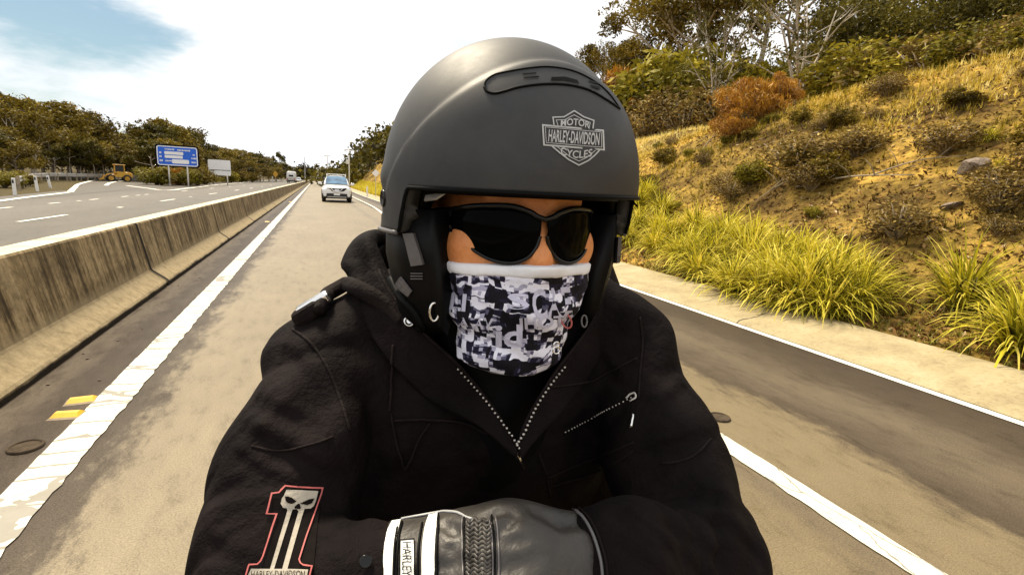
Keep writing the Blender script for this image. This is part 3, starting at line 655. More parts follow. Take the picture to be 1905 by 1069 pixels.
for i, (px, py, s_) in enumerate(cl):
    o = obj('grass_clump', CL[i % 5], label='arching yellow-green strappy grass clump in the dense row behind the kerb', cat='grass clump', group=GRP)
    o.location = tuple(march(px, py)); s_ *= 1.16; o.scale = (s_, s_, s_*.84); o.rotation_euler.z = i*1.7
for px, py, s_, lab in ((1788, 578, 1.0, 'lone arching strappy grass clump standing apart from the row'), (1893, 655, .95, 'dark strappy grass clump close to the kerb at the edge of the view'), (1840, 262, .30, 'small upright green tuft high on the bank'), (1858, 318, .26, 'small low green tuft beside the rock on the bank'), (1425, 592, .30, 'small green tuft at the back of the kerb between the clumps')):
    o = obj('grass_clump', CL[px % 5], label=lab, cat='grass clump'); o.location = tuple(march(px, py)); o.scale = (s_, s_, s_); o.rotation_euler.z = px
# ------------------------------------------------------------------ roadside furniture
def face_box(mb, o, ux, uz, w, h, d=.03, off=0.0):
    """box of width w, height h centred at o, lying in the plane (ux, uz)"""
    ux, uz = Vector(ux).normalized(), Vector(uz).normalized(); un = ux.cross(uz); o = Vector(o)+un*off; v = []
    for s in (0, 1):
        for a, b_ in ((-.5, -.5), (.5, -.5), (.5, .5), (-.5, .5)): v.append(o+ux*w*a+uz*h*b_+un*d*(s-.5))
    mb.add(v, [(3, 2, 1, 0), (4, 5, 6, 7), (0, 1, 5, 4), (1, 2, 6, 5), (2, 3, 7, 6), (3, 0, 4, 7)])
def rrect(w, h, r, n=5):
    p = []
    for cx_, cy_, a0 in ((w/2-r, h/2-r, 0), (-w/2+r, h/2-r, pi/2), (-w/2+r, -h/2+r, pi), (w/2-r, -h/2+r, 1.5*pi)):
        p += [(cx_+r*cos(a0+pi/2*k/n), cy_+r*sin(a0+pi/2*k/n)) for k in range(n+1)]
    return p
def plate(mb, o, ux, uz, outline, d, off=0.0):
    ux, uz = Vector(ux).normalized(), Vector(uz).normalized(); un = ux.cross(uz); o = Vector(o)+un*off; n = len(outline)
    v = [o+ux*a+uz*b_+un*(-d/2) for a, b_ in outline]+[o+ux*a+uz*b_+un*(d/2) for a, b_ in outline]
    mb.add(v, [tuple(range(n-1, -1, -1)), tuple(range(n, 2*n))]+[(i, (i+1) % n, n+(i+1) % n, n+i) for i in range(n)])
M['sign_blue'] = simple('sign_blue', (.004, .11, .62), .4, .06, 2)
M['sign_white'] = simple('sign_white', (.80, .80, .80), .4, .04, 2)
# blue services sign
q = at_range(334, 64.5); bs = empty('road_sign', q, radians(8), label='large blue road sign with white bars of lettering on two white posts', cat='road sign')
ux, uz, un = Vector((1, 0, 0)), Vector((0, 0, 1)), Vector((0, -1, 0))
Wd, Hd, zc = 3.55, 1.95, 3.05
mb = MB(); plate(mb, (0, 0, zc), ux, uz, rrect(Wd+.28, Hd+.28, .3), .05, -.03); mb.build('shadow_outline', M['black'], bs)  # black plate standing in for the shadow outline round the sign
mb = MB(); plate(mb, (0, 0, zc), ux, uz, rrect(Wd, Hd, .22), .05, .02); pn = mb.build('panel', M['sign_blue'], bs)
mb = MB(); oo, inn = rrect(Wd-.02, Hd-.02, .21), rrect(Wd-.20, Hd-.20, .14); k = len(oo)
mb.add([(a, -.052, zc+b_) for a, b_ in oo]+[(a, -.052, zc+b_) for a, b_ in inn], [(i, (i+1) % k, k+(i+1) % k, k+i) for i in range(k)]); mb.build('border', M['sign_white'], bs)
mb = MB()
def bar(px, py, w, h): plate(mb, ((px-.5)*Wd, -.055, zc+(.5-py)*Hd), ux, uz, rrect(w*Wd, h*Hd, min(w*Wd, h*Hd)*.25), .012)
r = random.Random(4)
def word(x0, x1, py, h):
    x = x0
    while x < x1:
        w = r.uniform(.012, .026); bar(x+w/2, py, w, h*r.uniform(.7, 1.0)); x += w+.008
word(.20, .42, .17, .075); word(.50, .80, .185, .085)
bar(.415, .355, .46, .155); bar(.405, .545, .44, .145); bar(.565, .775, .42, .215)
word(.20, .33, .76, .09); word(.06, .10, .36, .12); word(.065, .11, .55, .12); word(.06, .11, .76, .12); word(.88, .93, .39, .10); word(.84, .94, .57, .085); word(.83, .95, .78, .085)
mb.build('lettering', M['sign_white'], bs)
for s in (-.24, .22):
    mb = MB(); mb.tube([(s*Wd, .05, -.3), (s*Wd, .05, zc+Hd*.45)], .075, 10); mb.build('post', M['white_post'], bs, True)
# white sign further on
q = at_range(410, 84); ws = empty('road_sign', q, radians(10), label='blank white road sign with a thin dark line, on two short posts', cat='road sign')
zc = top_h(410, 312, q)
mb = MB(); plate(mb, (0, 0, zc), ux, uz, rrect(2.75, 2.1, .16), .06); mb.build('panel', M['sign_white'], ws)
mb = MB(); plate(mb, (.12, -.045, zc-.34), ux, uz, rrect(2.4, .08, .03), .02); mb.build('dividing_line', M['dark_plastic'], ws)
for s in (-.8, .9):
    mb = MB(); mb.tube([(s, .07, -.3), (s, .07, zc+.8)], .09, 8); mb.build('post', M['white_post'], ws, True)
# white guide posts at the turn-off
for px, top, bot, tilt, lab in ((28, 331, 363, .02, 'white guide post furthest left beside the opposite carriageway'), (70, 327, 355, -.06, 'middle one of the three white guide posts at the turn-off'), (94, 327, 349, -.16, 'leaning white guide post nearest the turn-off road')):
    g0 = G(px, bot); g0[2] = float(tz(g0[0], g0[1])); o = empty('guide_post', g0, radians(-25), label=lab, cat='guide post'); h = max(.7, top_h(px, top, g0)); o.rotation_euler.y = tilt
    mb = MB(); mb.box((0, 0, h/2-.1), (.16, .06, h+.2), .015); mb.build('post', M['white_post'], o)
    mb = MB(); mb.box((0, -.034, h-.16), (.09, .012, .16), .004); mb.build('reflector', M['dark_plastic'], o)
for px, py, lab in ((485, 331, 'thin white delineator on the far verge left of the other one'), (507, 331, 'thin white delineator on the far verge nearest the white van')):
    q = at_range(px, 150); o = obj('guide_post', None, label=lab, cat='guide post'); bpy.data.objects.remove(o)
    mb = MB(); mb.box((0, 0, .7), (.3, .1, 1.6), .03); o = mb.build('guide_post', M['white_post'], None, label=lab, cat='guide post'); o.location = tuple(q)
q = at_range(513, 158); ys_ = empty('road_sign', q, radians(10), label='small yellow road sign on the far verge beside the white van', cat='road sign')
mb = MB(); plate(mb, (0, 0, 2.2), ux, uz, [(0, .95), (-.7, 0), (0, -.95), (.7, 0)], .06); mb.build('panel', M['yellow_machine'], ys_)
mb = MB(); mb.tube([(0, .08, -.3), (0, .08, 2.2)], .07, 6); mb.build('post', M['steel'], ys_)
# guard rail round the turn-off
gp = [at_range(34, 40), at_range(48, 48), at_range(68, 58), at_range(92, 67), at_range(120, 72), at_range(150, 75), at_range(185, 78), at_range(215, 80), at_range(245, 82), at_range(275, 84)]
gr_ = empty('guard_rail', gp[0], label='weathered steel guard rail curving round the back of the turn-off', cat='guard rail')
path = [p-gp[0] for p in gp]; path = bez([(p[0], p[1], 0) for p in path], 45)
prof = [(0, .78), (.05, .72), (.05, .66), (0, .60), (.05, .54), (.05, .48), (0, .42)]
rings = []
for i, p in enumerate(path):
    d = np.array(path[min(i+1, len(path)-1)])-np.array(path[max(i-1, 0)]); d = d/np.linalg.norm(d); n = np.array([d[1], -d[0], 0])
    rings.append([p+n*a+np.array([0, 0, z]) for a, z in prof])
v, f = loft(rings, closed=False); obj('rail', mesh('rail', v, f, M['steel'], True), gr_)
for i in range(0, len(path), 3):
    mb = MB(); mb.box(np.array(path[i])+np.array([0, 0, .3]), (.13, .13, 1.0), .01); mb.build('post', M['dead_wood'], gr_)
# yellow wheel loader parked at the turn-off
q = at_range(218, 77); ld = empty('loader', q, radians(200), label='small yellow loader parked in front of the guard rail', cat='loader')
mb = MB(); v, f = loft([[(x, y, z) for y, z in ((-.55, .55), (.55, .55), (.55, zt), (.35, zt+.1), (-.35, zt+.1), (-.55, zt))] for x, zt in ((-1.5, .9), (-1.3, 1.05), (-.1, 1.15), (.0, .8), (.9, .7), (1.0, .6))]); mb.add(v, f); mb.build('body', M['yellow_machine'], ld)
mb = MB()
for sx in (-.75, .15):
    for sy in (-.5, .5): mb.box((sx, sy, 1.45), (.09, .09, .95))
mb.box((-.3, 0, 1.95), (1.2, 1.2, .10), .03); mb.box((-.3, .0, 1.08), (.95, 1.05, .18), .02); mb.build('cab', M['yellow_machine'], ld)
mb = MB(); mb.box((-.3, 0, 1.5), (.82, .9, .7), .02); mb.build('cab_glass', M['dark_plastic'], ld)
mb = MB(); v, f = loft([[(1.15+a, y, z) for a, z in ((.05, .25), (.45, .15), (.5, .22), (.18, .42), (.12, .75), (.02, .75))] for y in (-.85, .85)]); mb.add(v, f); mb.build('bucket', M['yellow_machine'], ld)
for sy in (-.45, .45):
    mb = MB(); mb.tube([(.1, sy, .95), (.8, sy, .85), (1.25, sy, .45)], .07, 6); mb.build('lift_arm', M['yellow_machine'], ld)
def wheel(parent, c, R, wd_, axis='x', tyre=None, rimm=None, name='wheel'):
    w0 = empty(name, c); w0.parent = parent
    A = Vector((1, 0, 0)) if axis == 'x' else Vector((0, 1, 0)); B = Vector((0, 1, 0)) if axis == 'x' else Vector((1, 0, 0)); U = Vector((0, 0, 1))
    prof = [(-.5, .62), (-.5, .9), (-.38, 1), (.38, 1), (.5, .9), (.5, .62)]; rings = []
    for i in range(28):
        w = 2*pi*i/28; rings.append([A*(a*wd_)+(B*cos(w)+U*sin(w))*(rr*R) for a, rr in prof])
    rings.append(rings[0]); v, f = loft(rings, closed=False); obj('tyre', mesh('tyre', v, f, tyre or M['rubber'], True), w0)
    mb = MB()
    for s in (-1, 1):
        ring = [A*(s*wd_*.40)+(B*cos(2*pi*i/28)+U*sin(2*pi*i/28))*R*.64 for i in range(28)]; mb.add(ring+[A*(s*wd_*.30)], [(i, (i+1) % 28, 28) for i in range(28)])
    for i in range(5):
        w = 2*pi*i/5; p1 = (B*cos(w)+U*sin(w))*R*.6
        for s in (-1, 1): mb.tube([A*(s*wd_*.42), A*(s*wd_*.42)+p1], R*.07, 5)
    obj('rim', mesh('rim', mb.v, mb.f, rimm or M['steel']), w0); return w0
for sx in (-.95, .55):
    for sy in (-.62, .62): wheel(ld, (sx, sy, .42), .42, .3, 'y', rimm=M['yellow_machine'])
mb = MB(); mb.tube([(-1.1, .2, 1.1), (-1.1, .2, 1.75)], .05, 6); mb.build('exhaust_pipe', M['dark_plastic'], ld)
# lamp poles on the right, and the far mast
for px, top, R, r_, lab in ((650, 275, 96, .11, 'tall pale pole on the hillside nearest the white car, with a box near its top'), (610, 287, 130, .12, 'pale pole on the hillside, middle one of the three'), (592, 302, 165, .13, 'shortest pale pole where the road runs out of sight')):
    q = at_range(px, R); h = top_h(px, top, q); o = empty('utility_pole', q, label=lab, cat='pole')
    mb = MB(); mb.tube([(0, 0, -.5), (0, 0, h)], [r_, r_*.8], 8); mb.build('post', M['white_post'], o, True)
    mb = MB(); mb.box((0, 0, h-.4), (1.5, .1, .1)); mb.build('crossarm', M['dead_wood'], o)
    if px == 650: mb = MB(); mb.box((-.25, -.15, h*.66), (.55, .35, .75), .04); mb.build('equipment_box', M['white_post'], o)
q = at_range(568, 260); h = top_h(568, 292, q); mb = MB(); mb.tube([(0, 0, 0), (0, 0, h)], [.22, .12], 6); o = mb.build('mast', M['steel'], None, label='faint thin mast standing against the sky where the road runs out of sight', cat='mast'); o.location = tuple(q)
# right verge: white marker board by the helmet, guide post
q = at_range(700, 52); q = np.array([6.1, 47., float(tz(6.1, 47.))]); 
d = vray(699, 322); t_ = 47/d[1]; q = CAM+d*t_; g0 = np.array([q[0], q[1], float(tz(q[0], q[1]))])
ms = empty('road_sign', g0, label='white diamond shaped road sign beside the helmet, behind the white car', cat='road sign'); zc = q[2]-g0[2]
mb = MB(); plate(mb, (0, 0, zc), ux, uz, [(0, .33), (-.33, 0), (0, -.33), (.33, 0)], .03); mb.build('panel', M['sign_white'], ms)
mb = MB(); mb.tube([(0, .04, -.3), (0, .04, zc+.2)], .03, 6); mb.build('post', M['steel'], ms)
d = vray(683, 348); t_ = 50/d[1]; q = CAM+d*t_; g0 = (q[0], q[1], float(tz(q[0], q[1])))
mb = MB(); mb.box((0, 0, .45), (.15, .05, 1.1), .012); o = mb.build('guide_post', M['white_post'], None, label='white guide post in the yellow grass between the white car and the helmet', cat='guide post'); o.location = g0
# raised pavement markers
M['marker'] = simple('marker', (.72, .42, .02), .45, .12, 20)
def rpm(px, py, rz, lab, s=1.0, grp=None, tilt=0):
    q = G(px, py); v = []; w, l, h = .135*s, .085*s, .026*s
    o = empty('pavement_marker', (q[0], q[1], .001), rz, label=lab, cat='road marker', group=grp)
    mb = MB(); mb.add([(-w/2-.012, -l/2-.012, 0), (w/2+.012, -l/2-.012, 0), (w/2+.012, l/2+.012, 0), (-w/2-.012, l/2+.012, 0), (-w/2, -l/2, .008), (w/2, -l/2, .008), (w/2, l/2, .008), (-w/2, l/2, .008)], [(0, 1, 5, 4), (1, 2, 6, 5), (2, 3, 7, 6), (3, 0, 4, 7), (4, 5, 6, 7)]); mb.build('pad', M['dead_wood'], o)
    mb = MB(); bx = [(-w/2, -l/2, .008), (w/2, -l/2, .008), (w/2, l/2, .008), (-w/2, l/2, .008)]; tp = [(-w/2+.012, -l/2+.028*s, h), (w/2-.012, -l/2+.028*s, h), (w/2-.012, l/2-.028*s, h), (-w/2+.012, l/2-.028*s, h)]
    mb.add(bx+tp, [(0, 1, 5, 4), (1, 2, 6, 5), (2, 3, 7, 6), (3, 0, 4, 7), (4, 5, 6, 7)]); mb.build('block', M['marker'], o)
rpm(152, 746, .12, 'yellow raised marker beside the white edge line, the further of the near pair')
rpm(126, 773, -.10, 'yellow raised marker beside the white edge line, the nearer of the near pair')
rpm(497, 413, 0, 'pale raised marker beside the edge line, first one beyond the near pair'); rpm(540, 376, 0, 'tiny pale raised marker beside the edge line, furthest of them', 1.2)
def disc(px, py, R, lab):
    q = G(px, py); o = empty('cover_plate', (q[0], q[1], .002), label=lab, cat='cover plate')
    mb = MB(); rings = [[(rr*R*cos(w), rr*R*sin(w), z) for w in [2*pi*i/28 for i in range(28)]] for rr, z in ((1, 0), (.97, .010), (.84, .012), (.80, .004))]
    v, f = loft(rings, cap=False); mb.add(v, f); mb.build('ring', M['old_plate'], o, True)
    bm = bmesh.new(); bmesh.ops.create_circle(bm, cap_ends=True, segments=28, radius=R*.80)
    mb = MB(); mb.add([(v.co.x, v.co.y, .005) for v in bm.verts], [tuple(v.index for v in f.verts) for f in bm.faces]); bm.free(); mb.build('disc', M['old_plate'], o)
M['old_plate'] = simple('old_plate', (.062, .046, .031), .9, .35, 30, spec=.1)
disc(48, 832, .075, 'small dark round plate in the shoulder left of the edge line'); disc(1338, 777, .07, 'small grey round plate beside the lane line, next to the rider')
# small stones in the shoulder
for i in range(26):
    yy_ = random.uniform(2.2, 9); s = random.uniform(.004, .011); bm = bmesh.new(); bmesh.ops.create_icosphere(bm, subdivisions=1, radius=1)
    for v in bm.verts: v.co *= random.uniform(.7, 1.15)
    o = obj('pebble', mesh('pebble', [v.co for v in bm.verts], [tuple(x.index for x in f.verts) for f in bm.faces], M['rock']), label='small stone in the dirt along the foot of the barrier', cat='stone', group='small stones along the barrier'); bm.free()
    o.location = (random.uniform(-1.72, -1.34), yy_, s*.4); o.scale = (s*1.3, s, s*.8)

# ------------------------------------------------------------------ vehicles
m, t, b = newmat('windscreen'); t.links.new(ramp(t, [(.3, (.02, .05, .10)), (.6, (.10, .20, .32))], noise(t, objc(t), 1.2, 2).outputs[0]).outputs[0], b.inputs['Base Color']); b.inputs['Roughness'].default_value = .06; b.inputs['Specular IOR Level'].default_value = .8; M['windscreen'] = m
m, t, b = newmat('car_paint'); b.inputs['Base Color'].default_value = (.74, .74, .72, 1); b.inputs['Roughness'].default_value = .3; b.inputs['Coat Weight'].default_value = .6; M['car_paint'] = m
def sect(y, hw, zb, zt, n=10, e=3.2):
    """rounded cross-section across the car at length y"""
    zc, hh = (zb+zt)/2, (zt-zb)/2; p = []
    for i in range(4*n):
        w = 2*pi*i/(4*n); c, s = cos(w), sin(w)
        p.append((hw*math.copysign(abs(c)**(2/e), c), y, zc+hh*math.copysign(abs(s)**(2/e), s)))
    return p
def suv(loc, rz, label):
    c = empty('car', loc, rz, label=label, cat='car')
    body = [(0, .62, .45, .78), (.04, .78, .36, .88), (.16, .86, .30, .96), (.45, .90, .27, 1.03), (.95, .915, .26, 1.09), (1.3, .92, .26, 1.11), (2.4, .925, .26, 1.10), (3.6, .925, .27, 1.10), (4.2, .90, .32, 1.08), (4.5, .86, .38, 1.02), (4.62, .74, .45, .92)]
    v, f = loft([sect(*s) for s in body]); obj('body', mesh('body', v, f, M['car_paint'], True), c)
    gh = [(1.18, .80, 1.02, 1.10, 2.6), (1.5, .78, 1.02, 1.31, 3.2), (1.85, .74, 1.02, 1.53, 3.6), (2.15, .69, 1.02, 1.645, 3.6), (2.9, .69, 1.02, 1.69, 3.6), (3.7, .67, 1.02, 1.64, 3.6), (4.15, .66, 1.02, 1.40, 3.4), (4.45, .66, 1.02, 1.06, 3)]
    v, f = loft([sect(y, hw, zb, zt, 10, e) for y, hw, zb, zt, e in gh]); obj('cabin', mesh('cabin', v, f, M['car_paint'], True), c)
    V = [(-.70, 1.23, 1.125), (.70, 1.23, 1.125), (.66, 1.6, 1.36), (.585, 2.02, 1.60), (-.585, 2.02, 1.60), (-.66, 1.6, 1.36)]
    V = [(x, y-.045, z+.035) for x, y, z in V]; V.insert(1, (0, 1.10, 1.16)); V.append((0, 1.96, 1.665)); 
    V = [V[0], V[1], V[2], V[3], V[4], V[7], V[5], V[6]]
    mb = MB(); mb.add(V, [(0, 1, 5, 6, 7), (1, 2, 3, 4, 5)]); o = mb.build('windscreen', M['windscreen'], c); sm = o.modifiers.new('thickness', 'SOLIDIFY'); sm.thickness = .02
    for s in (-1, 1):
        mb = MB(); pl = [(s*.805, 1.75, 1.13), (s*.76, 2.05, 1.50), (s*.745, 2.7, 1.56), (s*.74, 3.6, 1.52), (s*.80, 3.95, 1.14)]
        mb.add(pl, [tuple(range(5)) if s > 0 else tuple(range(4, -1, -1))]); o = mb.build('side_window', M['dark_plastic'], c); o.modifiers.new('thickness', 'SOLIDIFY').thickness = .03
        mb = MB(); v, f = loft([[(s*x, y, z) for x, y, z in r_] for r_ in ([(.86, .20, .80), (.90, .35, .86), (.86, .33, .93), (.62, .13, .86), (.66, .10, .79)], [(.80, .08, .80), (.84, .22, .86), (.80, .22, .935), (.58, .03, .865), (.60, .01, .80)])]); mb.add(v, f); mb.build('headlight', M['lamp_glass'], c)
        mb = MB(); v, f = loft([[(s*.72+rr*cos(w), y, .46+rr*sin(w)) for w in [2*pi*i/14 for i in range(14)]] for y, rr in ((.10, .10), (-.04, .10), (-.05, .075))]); mb.add(v, f); mb.build('fog_light', M['lamp_glass'], c)
        mb = MB(); v, f = loft([[(s*(1.02+dx), 1.42+dy, 1.16+dz) for dx, dz in rrect(.24*k, .17*k, .05)] for dy, k in ((-.10, .75), (-.04, 1.), (.06, 1.0))]); mb.add(v, f); mb.tube([(s*.90, 1.45, 1.10), (s*1.0, 1.44, 1.13)], .03, 6); mb.build('wing_mirror', M['car_paint'], c, True)
        mb = MB(); mb.tube([(s*.60, 2.1, 1.66), (s*.60, 2.2, 1.735), (s*.60, 3.7, 1.735), (s*.60, 3.8, 1.63)], .022, 6); mb.build('roof_rail', M['chrome'], c)
        mb = MB()
        for yc in (.85, 3.65):
            rr_ = [[(s*x, yc+R*cos(w), .36+R*sin(w)) for w in [pi*(-.12+1.24*i/16) for i in range(17)]] for x, R in ((.925, .47), (.935, .40), (.80, .39))]
            v, f = loft(rr_, closed=False); mb.add(v, f)
        mb.build('wheel_arch', M['dark_plastic'], c)
        for yc in (.85, 3.65): wheel(c, (s*.80, yc, .345), .345, .23, 'x')
    for yb in (2.35, 3.35): mb = MB(); mb.box((0, yb, 1.775), (1.28, .09, .045), .015); mb.build('roof_bar', M['white_paint'], c)
    mb = MB()
    for s in (-1, 1):
        mb.add([(s*.12, -.035, .83), (s*.60, .055, .885), (s*.44, .015, .73), (s*.20, -.03, .70)], [(0, 1, 2, 3)]); mb.add([(s*.58, .05, .90), (s*.66, .08, .93), (0, -.02, .86), (0, -.03, .83)], [(0, 1, 2, 3)])
    o = mb.build('grille', M['black'], c); o.modifiers.new('thickness', 'SOLIDIFY').thickness = .03
    mb = MB(); mb.tube([(-.36, 0, .87), (-.17, -.045, .70), (0, -.055, .67), (.17, -.045, .70), (.36, 0, .87)], .028, 6); o = mb.build('grille_trim', M['chrome'], c)
    mb = MB(); v, f = loft([[(x*k, y, z) for x, z in ((-.86, .52), (-.5, .56), (.5, .56), (.86, .52), (.84, .30), (.6, .25), (-.6, .25), (-.84, .30))] for y, k in ((.20, 1.02), (-.01, .93), (-.02, .90))]); mb.add(v, f); mb.build('lower_bumper', M['dark_plastic'], c)
    mb = MB(); mb.box((0, -.03, .335), (1.15, .05, .05), .012); mb.build('skid_bar', M['steel'], c)
    mb = MB(); mb.box((0, -.035, .50), (.37, .02, .11), .005); mb.build('number_plate', M['sign_white'], c)
    mb = MB(); mb.box((0, 2.3, .27), (1.5, 3.6, .12), .03); mb.build('underbody', M['black'], c)
    return c
g0 = G(627, 376.5); suv((g0[0], g0[1], 0), radians(-1.5), 'white car with dark lower bumper and roof bars following behind the rider')
d = vray(541, 327); vy = 160; q = CAM+d*(vy/d[1]); vn = empty('van', (q[0], vy, 0), radians(-3), label='tall white van seen from behind far along the opposite carriageway', cat='van')
v, f = loft([sect(y, hw, zb, zt, 8, e) for y, hw, zb, zt, e in ((0, 1.04, .5, 3.05, 5), (.15, 1.12, .45, 3.2, 5), (4.5, 1.12, .45, 3.2, 5), (5.4, 1.05, .5, 2.6, 5), (6.3, .98, .5, 1.4, 4), (6.6, .85, .6, 1.1, 4))]); obj('body', mesh('body', v, f, M['white_paint'], True), vn)
mb = MB(); plate(mb, (.05, -.02, 2.0), ux, uz, rrect(1.15, .42, .1), .05); mb.build('rear_window', M['black'], vn)
mb = MB(); mb.box((0, .05, .5), (2.1, .2, .35), .05); mb.build('rear_bumper', M['dark_plastic'], vn)
for s in (-1, 1):
    mb = MB(); plate(mb, (s*.95, -.02, 1.0), ux, uz, rrect(.16, .5, .04), .05); mb.build('tail_light', simple('tail_light', (.4, .02, .01), .3), vn)
    for y in (1.2, 5.4): wheel(vn, (s*.98, y, .38), .38, .24, 'x')
d = vray(554, 330); q = CAM+d*(175/d[1]); fc = empty('car', (q[0], 175, 0), radians(-3), label='small white car far along the opposite carriageway beside the van', cat='car')
v, f = loft([sect(y, hw, zb, zt) for y, hw, zb, zt in ((0, .7, .45, .9), (.15, .85, .3, 1.0), (2.2, .9, .25, 1.05), (4.0, .88, .3, 1.0), (4.4, .7, .45, .8))]); obj('body', mesh('body', v, f, M['white_paint'], True), fc)
v, f = loft([sect(y, hw, .9, zt) for y, hw, zt in ((.2, .7, 1.05), (.8, .68, 1.6), (2.3, .68, 1.65), (3.2, .7, 1.0))]); obj('cabin', mesh('cabin', v, f, M['white_paint'], True), fc)
mb = MB(); mb.add([(-.6, .24, 1.12), (.6, .24, 1.12), (.52, .70, 1.55), (-.52, .70, 1.55)], [(0, 1, 2, 3)]); o = mb.build('rear_window', M['windscreen'], fc); o.modifiers.new('thickness', 'SOLIDIFY').thickness = .03
for s in (-1, 1):
    for y in (.8, 3.4): wheel(fc, (s*.8, y, .32), .32, .2, 'x')
# ------------------------------------------------------------------ rider: implicit surfaces
def grid3(lo, hi, h):
    ax = [np.arange(a, b_+h, h, dtype=np.float32) for a, b_ in zip(lo, hi)]
    return np.meshgrid(*ax, indexing='ij'), np.array([a[0] for a in ax]), h
def smin(a, b_, k):
    h_ = np.clip(.5+.5*(b_-a)/k, 0, 1); return b_*(1-h_)+a*h_-k*h_*(1-h_)
def cap(g, a, b_, r1, r2, ret=False):
    a, b_ = np.asarray(a, np.float32), np.asarray(b_, np.float32); d = b_-a; L2 = float(d@d)
    t_ = np.clip(((g[0]-a[0])*d[0]+(g[1]-a[1])*d[1]+(g[2]-a[2])*d[2])/L2, 0, 1)
    q = [g[i]-(a[i]+t_*d[i]) for i in range(3)]
    D = np.sqrt(q[0]**2+q[1]**2+q[2]**2)-(r1+(r2-r1)*t_)
    return (D, t_*sqrt(L2), q) if ret else D
def ell(g, c, r):
    q = [(g[i]-c[i])/r[i] for i in range(3)]; k = np.sqrt(q[0]**2+q[1]**2+q[2]**2); return (k-1)*min(r)
def surface_nets(D, org, h):
    S = D < 0; n = D.shape; C = np.zeros([x-1 for x in n], dtype=np.int8)
    offs = [(i, j, k) for i in (0, 1) for j in (0, 1) for k in (0, 1)]
    sl = lambda A, o: A[o[0]:n[0]-1+o[0], o[1]:n[1]-1+o[1], o[2]:n[2]-1+o[2]]
    for o in offs: C += sl(S, o)
    act = (C > 0) & (C < 8); I = np.argwhere(act); idx = -np.ones(act.shape, dtype=np.int64); idx[act] = np.arange(len(I))
    acc = np.zeros((len(I), 3)); cnt = np.zeros(len(I))
    for ax in range(3):
        for o in offs:
            if o[ax]: continue
            o2 = list(o); o2[ax] = 1
            a = D[I[:, 0]+o[0], I[:, 1]+o[1], I[:, 2]+o[2]]; b_ = D[I[:, 0]+o2[0], I[:, 1]+o2[1], I[:, 2]+o2[2]]
            k = (a < 0) != (b_ < 0); tt = np.where(k, a/(np.where(k, a-b_, 1)), 0)
            p = np.tile(np.array(o, float), (len(I), 1)); p[:, ax] = tt; acc[k] += p[k]; cnt += k
    V = org+(I+acc/cnt[:, None])*h; Fs = []
    for ax in range(3):
        a0 = [slice(None)]*3; a1 = [slice(None)]*3; a0[ax] = slice(0, -1); a1[ax] = slice(1, None)
        ed = S[tuple(a0)] != S[tuple(a1)]; E_ = np.argwhere(ed); u, w = (ax+1) % 3, (ax+2) % 3
        ok = (E_[:, u] > 0) & (E_[:, w] > 0) & (E_[:, u] < n[u]-1) & (E_[:, w] < n[w]-1); E_ = E_[ok]; ins = S[E_[:, 0], E_[:, 1], E_[:, 2]]
        q = []
        for du, dw in ((-1, -1), (0, -1), (0, 0), (-1, 0)):
            c = E_.copy(); c[:, u] += du; c[:, w] += dw; q.append(idx[c[:, 0], c[:, 1], c[:, 2]])
        q = np.stack(q, 1); q[~ins] = q[~ins][:, ::-1]; Fs.append(q)
    return V, np.concatenate(Fs)
def relax(V, Fq, it=1, lam=.5):
    e = np.concatenate([Fq[:, [0, 1]], Fq[:, [1, 2]], Fq[:, [2, 3]], Fq[:, [3, 0]]])
    for _ in range(it):
        s_ = np.zeros_like(V); c = np.zeros(len(V)); np.add.at(s_, e[:, 0], V[e[:, 1]]); np.add.at(c, e[:, 0], 1); np.add.at(s_, e[:, 1], V[e[:, 0]]); np.add.at(c, e[:, 1], 1)
        V = V+lam*(s_/c[:, None]-V)
    return V
def bvh_of(V, Fq): return BVHTree.FromPolygons([Vector(p) for p in V], [tuple(int(i) for i in f) for f in Fq])
def hitpx(bvh, px, py, off=0.0):
    d = Vector(vray(px, py)).normalized(); p, n, i, dist = bvh.ray_cast(Vector(CAM), d)
    if p is None: return None
    if n.dot(d) > 0: n = -n
    return p+n*off
def on(bvh, pts, off=0.0):
    res = []
    for p in pts:
        q = hitpx(bvh, p[0], p[1], off)
        if q is not None: res.append(q)
    return res
def smooth2(pts, n=30): return [tuple(p[:2]) for p in bez([(p[0], p[1], 0) for p in pts], n)]
def decal(name, polys, bvh, m, parent, off=.001, cuts=2, thick=.0, label=None):
    """thin applied pieces: 2D outlines laid onto a body's own surface"""
    bm = bmesh.new()
    for pl in polys:
        vs = [bm.verts.new((p[0], p[1], 0)) for p in pl]
        try: bm.faces.new(vs)
        except ValueError: pass
    bmesh.ops.triangulate(bm, faces=bm.faces[:])
    if cuts: bmesh.ops.subdivide_edges(bm, edges=bm.edges[:], cuts=cuts, use_grid_fill=True)
    bad = []
    for v in bm.verts:
        q = hitpx(bvh, v.co.x, v.co.y, off)
        if q is None: bad.append(v)
        else: v.co = q
    if bad: bmesh.ops.delete(bm, geom=bad, context='VERTS')
    bm.normal_update()
    for f in bm.faces:
        if f.normal.dot(f.calc_center_median()-Vector(CAM)) > 0: f.normal_flip()
    me = bpy.data.meshes.new(name); bm.to_mesh(me); bm.free(); me.materials.append(m)
    o = obj(name, me, parent)
    if thick: sm = o.modifiers.new('thickness', 'SOLIDIFY'); sm.thickness = thick; sm.offset = -1
    if label: o['label'] = label
    return o
